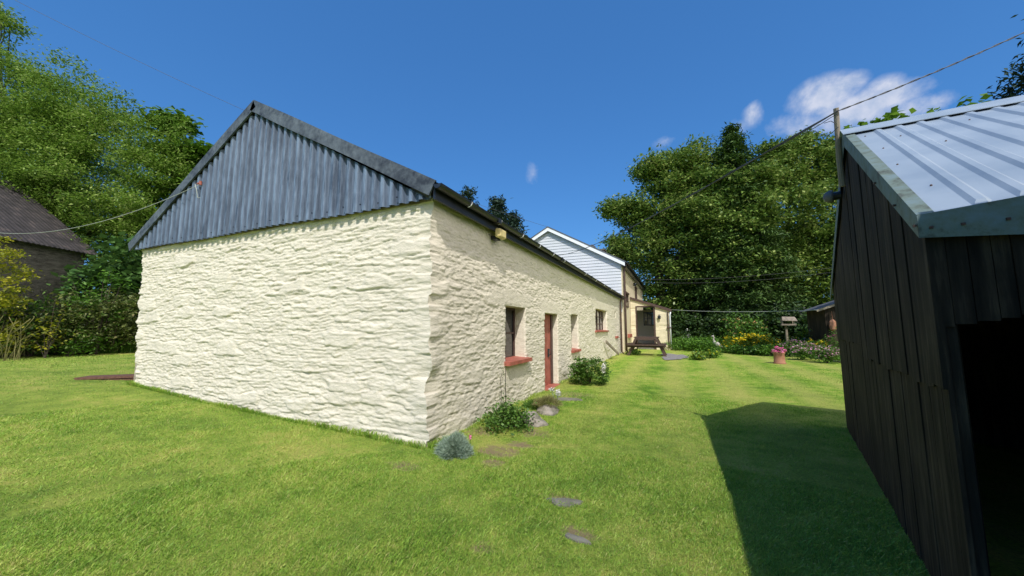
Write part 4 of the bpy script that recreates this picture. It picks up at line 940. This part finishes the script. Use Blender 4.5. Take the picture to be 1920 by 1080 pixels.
# ------------------------------------------------------------------ plants along the barn wall
p = onz(857, 858, 0)
def dome(name, label, c, rx, rz, k, size, m, seed, cat='shrub', w_=.006):
    rs = np.random.RandomState(seed); d = rs.normal(0, 1, (k, 3)); d[:, 2] = abs(d[:, 2]); d /= np.linalg.norm(d, axis=1)[:, None]
    R_ = 1+.12*np.sin(d[:, :1]*7+1)+.08*np.sin(d[:, 1:2]*11); b = c+d*np.array([rx, rx, rz])*R_*rs.uniform(.55, .93, (k, 1)); dd = d+rs.normal(0, .38, (k, 3)); dd /= np.linalg.norm(dd, axis=1)[:, None]
    t_ = np.cross(dd, rs.normal(0, 1, (k, 3))); t_ /= np.linalg.norm(t_, axis=1)[:, None]; L = size*rs.uniform(.6, 1.3, (k, 1))
    V = np.stack([b-t_*w_*.5, b+t_*w_*.5, b+dd*L*.6+t_*w_*.5, b+dd*L], 1).reshape(-1, 3); r = empty(name, tuple(c), label, cat)
    npmesh('foliage', V, np.arange(k*4).reshape(-1, 4), M[m], r); return r
lv = dome('lavender_bush', 'silvery blue-green dome bush at the barn corner', np.array([p[0]-.05, p[1]+.02, 0.0]), .215, .26, 11000, .055, 'leaf_lav', 3)
mb = MB(); q = far(882, 815, 4.6); q = onx(882, 820, p[0]+.06); mb.tube([(q[0], q[1], .1), (q[0], q[1], q[2])], .004, 5); mb.build('flower_stem', M['leaf_garden'], lv)
V, Q = leafcloud(np.array([[q[0], q[1], q[2]+.01]]), 16, (.009, .009, .018), .022, .9, .2, 0, 3); npmesh('flowers', V, Q, M['pink'], lv)
p = onz(940, 815, 0); shrub('rose_bush', 'dark green leafy bush on bare soil by the barn wall', 940, 0, .36, .42, 'leaf_bush', .05, 400, 20, 111, base=(p[0], p[1]+.25, 0), asp=.7)
p = onz(905, 800, 0); shrub('geranium_plant', 'low leafy plant between the silver bush and the barn wall', 905, 0, .2, .2, 'leaf_bush', .04, 330, 10, 112, base=(p[0]-.02, p[1]+.2, 0), cat='plant', asp=.7)
# thin climbing stems against the wall
mb = MB(); q = [onx(948, y, BX+.1) for y in (775, 760, 740, 720, 700, 690)]; mb.tube([q[0]]+[a+np.array([0, .01*math.sin(i*2), 0]) for i, a in enumerate(q[1:])], .006, 5)
q2 = [onx(x, y, BX+.12) for x, y in ((943, 778), (941, 755), (940, 735), (938, 715), (941, 700))]; mb.tube(q2, .004, 5); ts = empty('climbing_rose', tuple(q[0]), 'thin bare climbing stem with a few leaves against the barn wall', 'plant')
mb.build('stems', M['bark'], ts); V, Q = leafcloud(np.array(q+q2), 5, (.05, .05, .08), .035, .7, .3, 0, 9); npmesh('foliage', V, Q, M['leaf_bush'], ts)
def rock(name, label, c, r_, seed, m='rock', group=None, cat='rock'):
    bm = __import__('bmesh').new(); __import__('bmesh').ops.create_icosphere(bm, subdivisions=4, radius=1)
    for v in bm.verts:
        d = v.co.normalized(); k = 1+.28*(float(fbm(np.array(d.x*1.6+seed), np.array(d.y*1.6+d.z), seed))-.5)*2+.07*(float(fbm(np.array(d.x*6+seed), np.array(d.z*6+d.y*3), seed+3))-.5)*2
        cut = min(1, .72/max(1e-3, abs(d.x*.6+d.z*.8))); v.co = Vector((d.x*r_[0]*k, d.y*r_[1]*k, d.z*r_[2]*k*cut))
    me = bpy.data.meshes.new(name); bm.to_mesh(me); bm.free(); me.materials.append(M[m]); me.polygons.foreach_set('use_smooth', [True]*len(me.polygons))
    o = bpy.data.objects.new(name, me); COL.objects.link(o); o.location = c; return tag(o, label, cat, group)
p = onz(995, 802, 0); rk = rock('rock', 'pale pointed boulder between the leafy bush and the red door', (p[0]-.03, p[1]+.2, .01), (.28, .25, .19), 3); rk.rotation_euler = (0, .35, .5)
p = onz(1027, 782, 0); rk = rock('rock', 'rounder mossy boulder with dry stems on it by the red door', (p[0]-.08, p[1]+.25, .02), (.22, .26, .15), 6)
dp = dome('heather_clump', 'dry grey-green clump growing over the mossy boulder', np.array([p[0]-.12, p[1]+.35, .14]), .25, .14, 1800, .08, 'straw', 8, 'plant', .005)
dome('creeping_plant', 'low green plant at the foot of the red door step', np.array([p[0]-.42, p[1]+.55, 0.0]), .26, .16, 1600, .09, 'leaf_bush', 18, 'plant', .009)
wf = empty('white_flowers', (p[0]+.02, p[1]+.55, 0), 'white lacy flowers in front of the red door foot', 'flowers'); mb = MB(); C = []
for k in range(7):
    e = np.array([p[0]-.0+.07*math.sin(k*2.3), p[1]+.5+.08*math.cos(k*1.7), .33+.045*(k % 3)]); mb.tube([(p[0]+.02, p[1]+.5, .05), e], .004, 5); C.append(e)
mb.build('stems', M['leaf_lav'], wf); V, Q = leafcloud(np.array(C), 22, (.03, .03, .02), .03, .9, .8, 0, 5); tag(npmesh('petals', V, Q, M['whiteflower'], wf), kind='stuff')
p = onz(1098, 727, 0); shrub('hydrangea_bush', 'dense bright green bush by the barn wall with dried flower heads', 1098, 0, .54, .78, 'leaf_bush', .055, 330, 26, 120, rough=.03, sp=.05, base=(p[0]-.02, p[1]+.55, 0), flowers=('straw', .05, 14, 'top'), asp=.75)
q = far(1131, 690, 9.6); V, Q = leafcloud(np.array([q, q+np.array([0, .03, -.08]), q+np.array([.02, 0, .07])]), 22, (.025, .03, .04), .05, .9, .8, 0, 5); 
wf2 = empty('white_flowers', tuple(onz(1131, 722, 0)), 'white blooms on the right side of the dense green bush', 'flowers'); tag(npmesh('petals', V, Q, M['whiteflower'], wf2), kind='stuff'); mb = MB(); mb.tube([onz(1131, 722, 0), q], .006, 5); mb.build('stems', M['leaf_garden'], wf2)
# flat stones in the lawn
for i, (px, py, a, b_, lab, rz) in enumerate([(1057, 943, .15, .075, 'grey flat stone in the lawn, the larger one', .2), (1080, 1011, .10, .035, 'small grey flat stone half covered by grass at the bottom', -.2), (1063, 750, .30, .16, 'flat grey slab in the grass near the red door', .3)]):
    p = onz(px, py, .01); mb = MB(); k = 16; vs = [(0, 0, .020)]
    for j in range(k):
        t_ = 2*math.pi*j/k; r_ = 1+.16*math.sin(t_*3+i)+.1*math.sin(t_*5+2*i); vs.append((a*r_*math.cos(t_), b_*r_*math.sin(t_), .014+.004*math.sin(t_*2)))
    for j in range(k): x, y, z = vs[1+j]; vs.append((x*1.04, y*1.04, -.03))
    fs = [(0, 1+j, 1+(j+1) % k) for j in range(k)]+[(1+j, 1+k+j, 1+k+(j+1) % k, 1+(j+1) % k) for j in range(k)]
    o = MB().add(vs, fs).build('stepping_stone', M['flag']); o.location = (p[0], p[1], G(p[0], p[1])); o.rotation_euler.z = rz; tag(o, lab, 'stone', 'flat stones in the lawn')

# ------------------------------------------------------------------ picnic table, leaning timber, garden
tY, tx0, tx1 = 21.6, -2.52, -.42; tcx = (tx0+tx1)/2; tw = tx1-tx0
tb = empty('picnic_table', (tcx, tY, 0), 'dark brown wooden picnic table in front of the porch', 'picnic table')
mb = MB()
for k in range(6): y = tY+.28+k*.19; mb.span((tcx-.66, y, 1.02), (tcx+.66, y+.175, 1.07))
mb.build('tabletop', M['darkwood'], tb)
for (a, b_) in (((tx0, tY-.15), (tx1-.02, tY+.13)), ((tx0, tY+1.4), (tx1, tY+1.68))):
    mb = MB(); mb.span((a[0]+.1, a[1], .60), (b_[0]-.1, (a[1]+b_[1])/2-.01, .66)); mb.span((a[0]+.1, (a[1]+b_[1])/2+.01, .60), (b_[0]-.1, b_[1], .66)); mb.build('seat', M['darkwood'], tb)
for x in (tx0+.0, tx1-.30):
    mb = MB(); mb.span((x, tY+.2, .63), (x+.14, tY+1.35, .69)); mb.span((x+.16, tY+.2, .63), (x+.30, tY+1.35, .69)); mb.build('seat', M['darkwood'], tb)
for sx in (-1, 1):
    for y in (tY+.16, tY+1.3):
        mb = MB(); mb.bar((tcx+sx*.52, y, 1.02), (tcx+sx*.98, y-.02, .0), .05, .13, (1, 0, 0)); mb.build('leg', M['darkwood'], tb)
mb = MB(); mb.span((tx0+.06, tY+.10, .49), (tx1-.06, tY+.15, .60)); mb.span((tx0+.06, tY+1.34, .49), (tx1-.06, tY+1.39, .60)); mb.span((tcx-.6, tY+.22, .90), (tcx+.6, tY+.27, 1.02)); mb.build('cross_beam', M['darkwood'], tb)
mb = MB(); a = onx(1136, 640, BX+.12); b = onx(1160, 664, BX+.35); mb.bar(a, b, .05, .12, (0, 0, 1)); tag(mb.build('leaning_plank', M['greywood']), 'weathered plank leaning on the barn wall by the downpipe', 'plank')
for i, (px, w, rx, rz) in enumerate([(1180, 22, .35, .3), (1190, 21, .3, .3)]): shrub('low_plant', ['little red-tinged plant under the left end of the picnic table', 'little leafy plant before the picnic table'][i], px+4, w, rx, rz, ['leaf_bramble', 'leaf_garden'][i], .09, 60, 16, 130+i, cat='plant')
# weeds right of porch
A_ = []
for i in range(60):
    px = 1262+random.random()*85; w = 24.5+random.random()*7; p = gp(px, w); A_.append((p[0], p[1]))
C = np.array([(x+RS.normal(0, .3), y+RS.normal(0, .3), .15+RS.rand()*.55*(.5+.5*math.sin(x*3)**2)) for x, y in A_ for k in range(12)])
V, Q = leafcloud(C, 22, (.2, .2, .12), .15, .6, .7, .1, 9); tag(npmesh('weeds', V, Q, M['leaf_garden']), 'green mass of nettles and weeds between porch and flower bed', 'weeds', kind='stuff')
def bed(name, label, px, w, rx, rz, lm, sz, seed, fl, cat='flowers', group=None, N=26, dens=110, flat=.8, asp=.6): return shrub(name, label, px, w, rx, rz, lm, sz, dens, N, seed, group, cat, asp, fl, flat=flat)
bed('rose_bush', 'rounded bush with peach blooms behind the yellow flowers', 1392, 24.5, 1.25, 2.6, 'leaf_garden', .15, 140, ('peach', .12, 26, 'all'), 'shrub', dens=30)
bed('yellow_flowers', 'band of yellow loosestrife in front of the peach rose bush', 1372, 23.2, .55, 1.0, 'leaf_garden', .10, 141, ('yellow', .12, 80, 'top'), group='yellow flower clumps')
bed('yellow_flowers', 'broadest yellow clump left of the bird table', 1410, 22.6, .75, 1.15, 'leaf_garden', .10, 142, ('yellow', .14, 200, 'top'), group='yellow flower clumps')
bed('yellow_flowers', 'yellow clump close to the left of the bird table post', 1447, 21.6, .45, 1.1, 'leaf_garden', .10, 143, ('yellow', .12, 110, 'top'), group='yellow flower clumps')
bed('yellow_flowers', 'yellow clump behind the right pink flower mound', 1532, 19.4, .5, .95, 'leaf_garden', .09, 144, ('yellow', .10, 70, 'top'), group='yellow flower clumps')
bed('yellow_flowers', 'yellow clump close to the right of the bird table post', 1488, 22, .3, 1.05, 'leaf_garden', .09, 145, ('yellow', .08, 30, 'top'), group='yellow flower clumps')
bed('green_perennial', 'low leafy clump in the bed left of the terracotta pot', 1440, 20.6, .6, .62, 'leaf_garden', .11, 146, None, 'plant', 'green clumps in the flower bed')
bed('green_perennial', 'low leafy clump in the bed below the yellow band', 1400, 21.8, .7, .55, 'leaf_garden', .11, 147, None, 'plant', 'green clumps in the flower bed')
bed('green_perennial', 'low leafy clump at the left end of the flower bed', 1362, 23.0, .6, .5, 'leaf_garden', .11, 148, None, 'plant', 'green clumps in the flower bed')
bed('pink_mound', 'mauve-pink flower mound right behind the terracotta pot', 1476, 20.2, .5, .98, 'leaf_garden', .08, 149, ('mauve', .08, 200, 'top'), group='mauve flower mounds')
bed('pink_mound', 'mauve-pink flower mound just right of the terracotta pot', 1500, 18.2, .62, .85, 'leaf_garden', .08, 150, ('mauve', .08, 260, 'top'), group='mauve flower mounds')
bed('pink_mound', 'mauve-pink flower mound nearest the shed wall', 1545, 16.6, .58, .75, 'leaf_garden', .08, 151, ('mauve', .08, 240, 'top'), group='mauve flower mounds')
bed('white_rose', 'tall climbing plant with white blooms right of the bird table', 1502, 21.6, .6, 1.75, 'leaf_garden', .11, 152, ('whiteflower', .06, 9, 'all'), 'shrub', dens=30, N=12)
bed('pink_rose', 'rose bush with pink blooms against the dark summerhouse', 1562, 18.2, .45, 1.55, 'leaf_bush', .09, 153, ('pink', .06, 8, 'top'), 'shrub', dens=40)
bed('lady_mantle', 'left half of the lime-yellow plant beside the gravel path', 1305, 18.3, .42, .36, 'leaf_garden', .09, 154, ('lime_green', .075, 190, 'all'), group='lime-yellow plants by the path')
bed('lady_mantle', 'right half of the lime-yellow plant beside the gravel path', 1328, 19.3, .45, .44, 'leaf_garden', .09, 155, ('lime_green', .075, 220, 'all'), group='lime-yellow plants by the path')
# white umbels and dark red plant by the weeds
shrub('purple_plant', 'dark purple plant with white umbels in front of the dark bushes', 1292, 29, .6, 1.5, 'leaf_dark', .1, 40, 14, 156, cat='plant', flowers=('whiteflower', .12, 6, 'top'))
# edging of the bed
mb = MB(); pts = [onz(x, y, .03) for x, y in ((1340, 656), (1380, 658), (1420, 660), (1440, 662), (1500, 667), (1540, 673), (1590, 681), (1640, 690))]
for i in range(len(pts)-1): mb.bar(pts[i], pts[i+1]+(pts[i+1]-pts[i])*.01, .14, .07+.004*(i % 2))
tag(mb.build('bed_edging', M['flag']), 'low pale stone edging between lawn and flower bed', 'edging')
# pot
p = onz(1462, 682, 0); pt_ = empty('terracotta_pot', (p[0], p[1], 0), 'tall terracotta chimney pot standing on the lawn', 'pot')
mb = MB(); mb.lathe((p[0], p[1], 0), [(.24, 0), (.25, .03), (.215, .08), (.20, .42), (.235, .47), (.235, .53), (.19, .53), (.18, .40), (.02, .38)], 24); mb.build('body', M['terracotta'], pt_, smooth=True)
bd = (p[0], p[1], .46); rr = empty('petunias', bd, 'bright pink petunias filling the terracotta pot', 'flowers')
C = lobes([(np.array(bd)+np.array([0, 0, .08]), (.24, .24, .17))], 700, 9, .3, .1, 0); V, Q = leafcloud(C, 8, (.03, .03, .02), .05, .7, .5, 0, 9); npmesh('foliage', V, Q, M['leaf_lav'], rr)
V, Q = leafcloud(C[C[:, 2] > .50]+np.array([0, 0, .02]), 10, (.04, .04, .03), .085, .95, .8, 0, 10); tag(npmesh('petals', V, Q, M['pink'], rr), kind='stuff')
# bird table
p = onz(1478, 657, 0); k = (far(1478, 614, 1)-EYE); w_ = (p[0])/k[0]; bt = empty('bird_table', (p[0], p[1], 0), 'wooden bird table with pitched roof in the flower bed', 'bird table')
x, y = p[0], p[1]; zt = 1.6+(614-627)/686*w_; zf = 1.6+(614-610)/686*w_; zr = 1.6+(614-594)/686*w_
mb = MB(); mb.tube([(x, y, 0), (x-.02, y, zf)], [.085, .07], 10); mb.build('post', M['greywood'], bt)
mb = MB(); mb.box((x+.1, y, zf+.02), (.85, .55, .05)); mb.span((x-.33, y-.29, zf), (x+.53, y-.26, zf+.1)); mb.build('tray', M['greywood'], bt)
mb = MB()
for sx in (-1, 1): mb.add([(x+.1+sx*.02-.3, y, zr), (x+.1-.38, y+sx*.36, zr-.26), (x+.1+.48, y+sx*.36, zr-.30), (x+.52, y, zr-.02)]+[(x+.1+sx*.02-.3, y, zr+.03), (x+.1-.38, y+sx*.36, zr-.23), (x+.1+.48, y+sx*.36, zr-.27), (x+.52, y, zr+.01)], [(0, 1, 2, 3), (4, 7, 6, 5), (0, 4, 5, 1), (1, 5, 6, 2), (2, 6, 7, 3)])
mb.build('roof', M['greywood'], bt)
mb = MB(); mb.add([(x-.26, y-.25, zf+.04), (x-.26, y+.25, zf+.04), (x-.26, y+.25, zr-.2), (x-.26, y, zr-.01), (x-.26, y-.25, zr-.2), (x-.23, y-.25, zf+.04), (x-.23, y+.25, zf+.04), (x-.23, y+.25, zr-.2), (x-.23, y, zr-.01), (x-.23, y-.25, zr-.2)], [(0, 4, 3, 2, 1), (5, 6, 7, 8, 9), (0, 5, 9, 4), (1, 2, 7, 6)]); mb.build('end_panel', M['greywood'], bt)
mb = MB()
for yy in (-.22, .22): mb.span((x+.42, y+yy-.02, zf+.04), (x+.46, y+yy+.02, zr-.2))
mb.build('roof_post', M['greywood'], bt)
# stone bird ornament
p = onz(1342, 659, 0); M['stone'] = simple('cast_stone', (.5, .47, .42), (.3, .28, .24), 12, .9)
rs_ = [(0, 0, .10, .04), (0, 0, .3, .05), (.12, 0, .48, .16), (-.02, 0, .60, .17), (-.14, 0, .72, .10), (-.2, 0, .9, .05), (-.17, 0, 1.05, .05), (-.2, 0, 1.13, .075), (-.33, 0, 1.10, .02)]
mb = MB(); mb.tube([(p[0]+a*1.0+.1, p[1]+b_, c-.1) for a, b_, c, r_ in rs_], [r_ for *_, r_ in rs_], 12); mb.tube([(p[0]+.15, p[1], .5), (p[0]+.38, p[1], .3), (p[0]+.5, p[1], .18)], [.12, .07, .02], 8); mb.lathe((p[0]+.12, p[1], 0), [(.2, 0), (.2, .06), (.05, .08)], 12)
tag(mb.build('bird_statue', M['stone'], smooth=True), 'grey stone long-necked bird ornament at the left end of the bed', 'statue')
# dark summerhouse behind shed
a = onz(1534, 664, 0); sY = 24.5; q0 = ony(1532, 583, sY); q1 = ony(1563, 573, sY)
sh2 = empty('summerhouse', (q0[0], sY, 0), 'dark little summerhouse half hidden behind the shed', 'shed'); zl = q0[2]; sl_ = (q1[2]-q0[2])/(q1[0]-q0[0])
mb = MB(); x0, x1 = q0[0]+.35, q0[0]+3.2; mb.add([(x0, sY+.1, -.1), (x1, sY+.1, -.1), (x1, sY+.1, zl+sl_*1.4), ((x0+x1)/2, sY+.1, zl+sl_*2.0), (x0, sY+.1, zl+sl_*.3), (x0, sY+3, -.1), (x0, sY+3, zl+sl_*.3)], [(0, 1, 2, 3, 4), (0, 4, 6, 5)]); mb.build('wall', M['shedwood'], sh2)
mb = MB(); mb.bar((q0[0]-.05, sY-.1, zl), (q0[0]+1.85, sY-.1, zl+sl_*1.9), .06, .10); mb.bar((q0[0]+1.85, sY-.1, zl+sl_*1.9), (q0[0]+3.6, sY-.1, zl), .06, .10); mb.build('barge_board', M['greywood'], sh2)
mb = MB(); mb.add([(q0[0]-.05, sY-.06, zl+.06), (q0[0]+1.85, sY-.06, zl+sl_*1.9+.06), (q0[0]+1.85, sY+3.2, zl+sl_*1.9+.06), (q0[0]-.05, sY+3.2, zl+.06), (q0[0]+3.6, sY-.06, zl+.06), (q0[0]+3.6, sY+3.2, zl+.06)], [(0, 1, 2, 3), (1, 4, 5, 2)]); mb.build('roof', M['slate'], sh2)
q = ony(1561, 605, sY-.1); hg = empty('hanging_basket', tuple(q), 'terracotta-coloured hanging ornament on the summerhouse front', 'ornament')
mb = MB(); mb.lathe((q[0], sY-.12, q[2]-.45), [(.03, 0), (.13, .1), (.16, .3), (.14, .5), (.05, .62)], 12); mb.tube([(q[0], sY-.12, q[2]+.1), (q[0], sY-.12, q[2]+.6)], .01, 5); mb.build('body', M['terracotta'], hg)

# ------------------------------------------------------------------ short grass over the near lawn
def lawn_blades():
    rs = np.random.RandomState(4); pts = []
    def samp(k, r0, r1):
        a = rs.uniform(-1.50, .62, k); r_ = r0+(r1-r0)*rs.rand(k)**.75
        return np.stack([np.sin(a)*r_, np.cos(a)*r_], 1), r_
    Ps = []; Hs_ = []
    for (k, r0, r1, h) in ((240000, 1.6, 5.0, .024), (170000, 5.0, 9.5, .024), (70000, 9.5, 19, .026)):
        P, r_ = samp(k, r0, r1); Ps.append(P); Hs_.append(np.full(k, h))
    P = np.concatenate(Ps); H = np.concatenate(Hs_)
    inb = (P[:, 0] < BX+.02) & (P[:, 0] > BL-.1) & (P[:, 1] > BY-.03) & (P[:, 1] < BEND)
    rel = (P-E0[:2]*KS)/KS; nn = rel @ n_[:2]; dd = rel @ d_[:2]; ins = (nn > .03) & (dd > .03) & (dd < FB)
    soil = np.zeros(len(P), bool)
    for (px, py, rx, ry) in [(935, 850, .30, .22), (925, 872, .13, .1), (975, 838, .17, .12), (1057, 942, .13, .065), (1080, 1010, .07, .03), (1085, 1003, .1, .05), (995, 802, .3, .3), (1063, 750, .36, .22)]:
        c = onz(px, py, 0); soil |= ((P[:, 0]-c[0])/rx)**2+((P[:, 1]-c[1])/ry)**2+.9*(fbm(P[:, 0]*9, P[:, 1]*9, 2)-.5) < 1
    keep = ~(inb | ins | (soil & (rs.rand(len(P)) < .88))); P = P[keep]; H = H[keep]
    k = len(P); z = gz(P[:, 0], P[:, 1]); r_ = np.hypot(P[:, 0], P[:, 1]); a = rs.uniform(0, 6.283, k); H = H*rs.uniform(.45, 1.3, k)*(.7+.7*vnoise(P[:, 0]*1.7, P[:, 1]*1.7, 8)); l = H*rs.uniform(.1, 1.5, k)
    wd = (.0014+.0009*r_*.8)*rs.uniform(.7, 1.4, k); dx, dy = np.cos(a), np.sin(a)
    b = np.stack([P[:, 0], P[:, 1], z-.004], 1); a2 = a+rs.uniform(-1, 1, k); s = np.stack([-np.sin(a2), np.cos(a2), 0*a], 1)*wd[:, None]*.5
    V = np.stack([b-s, b+s, b+np.stack([dx*l*.6, dy*l*.6, H*.75], 1)+s*.8, b+np.stack([dx*l, dy*l, H], 1)], 1).reshape(-1, 3)
    return V, np.arange(k*4).reshape(-1, 4)
m, t, b = mat('grass_blades'); g = t.nodes.new('ShaderNodeNewGeometry')
a_ = noise(t, g.outputs['Position'], .55, 4, .6); b2 = noise(t, g.outputs['Position'], 3.2, 5, .65)
f = math_(t, 'ADD', math_(t, 'ADD', math_(t, 'MULTIPLY', a_, .42), math_(t, 'MULTIPLY', b2, .42)), math_(t, 'MULTIPLY', g.outputs['Random Per Island'], .26))
sx_ = t.nodes.new('ShaderNodeSeparateXYZ'); t.links.new(g.outputs['Position'], sx_.inputs[0])
c = ramp(t, f, [(.40, (.095, .26, .018)), (.56, (.25, .45, .045)), (.74, (.56, .61, .15))])
w = math_(t, 'SINE', math_(t, 'MULTIPLY', math_(t, 'ADD', sx_.outputs[0], math_(t, 'MULTIPLY', a_, .8)), 4.4))
w = math_(t, 'MULTIPLY', w, math_(t, 'MULTIPLY', math_(t, 'SUBTRACT', sx_.outputs[1], 4), .14, clamp=True))
c = mixc(t, math_(t, 'ADD', math_(t, 'MULTIPLY', w, .30), .14, clamp=True), c, (.58, .58, .16))
c = mixc(t, math_(t, 'MULTIPLY', math_(t, 'GREATER_THAN', g.outputs['Random Per Island'], .90), .8), c, (.42, .40, .14))
t.links.new(c, b.inputs['Base Color']); b.inputs['Roughness'].default_value = .5; b.inputs['Specular IOR Level'].default_value = .3
tr = t.nodes.new('ShaderNodeBsdfTranslucent'); t.links.new(c, tr.inputs[0]); mx = t.nodes.new('ShaderNodeMixShader'); mx.inputs[0].default_value = .35
t.links.new(b.outputs[0], mx.inputs[1]); t.links.new(tr.outputs[0], mx.inputs[2]); t.links.new(mx.outputs[0], t.nodes['Material Output'].inputs[0]); M['blades'] = m
V, Q = lawn_blades()
rsb = np.random.RandomState(12); k = 9000; t_ = rsb.rand(k)**1.3
px_ = np.where(rsb.rand(k) < .5, 1, 0); gx = np.where(px_ == 1, BX+rsb.uniform(.0, .07, k), BX-7.9*rsb.rand(k)); gy = np.where(px_ == 1, BY+18*t_, BY-rsb.uniform(.0, .06, k)-.02)
dk = (gx > BX-.5) & (px_ == 1) & (gy > 8.7) & (gy < 10.1); gx = gx[~dk]; gy = gy[~dk]; k = len(gx)
gzv = gz(gx, gy)-.01; hh = rsb.uniform(.03, .10, k)*(.5+vnoise(gx*2.3, gy*2.3, 4)); aa = rsb.uniform(0, 6.28, k); ll = hh*rsb.uniform(.1, .8, k); ww = .004
b_ = np.stack([gx, gy, gzv], 1); s_ = np.stack([-np.sin(aa), np.cos(aa), 0*aa], 1)*ww
V2 = np.stack([b_-s_, b_+s_, b_+np.stack([np.cos(aa)*ll*.6, np.sin(aa)*ll*.6, hh*.75], 1)+s_*.8, b_+np.stack([np.cos(aa)*ll, np.sin(aa)*ll, hh], 1)], 1).reshape(-1, 3)
Q = np.concatenate([Q, np.arange(k*4).reshape(-1, 4)+len(V)]); V = np.concatenate([V, V2]); tag(npmesh('grass', V, Q, M['blades']), 'short mown lawn grass', 'grass', kind='stuff')
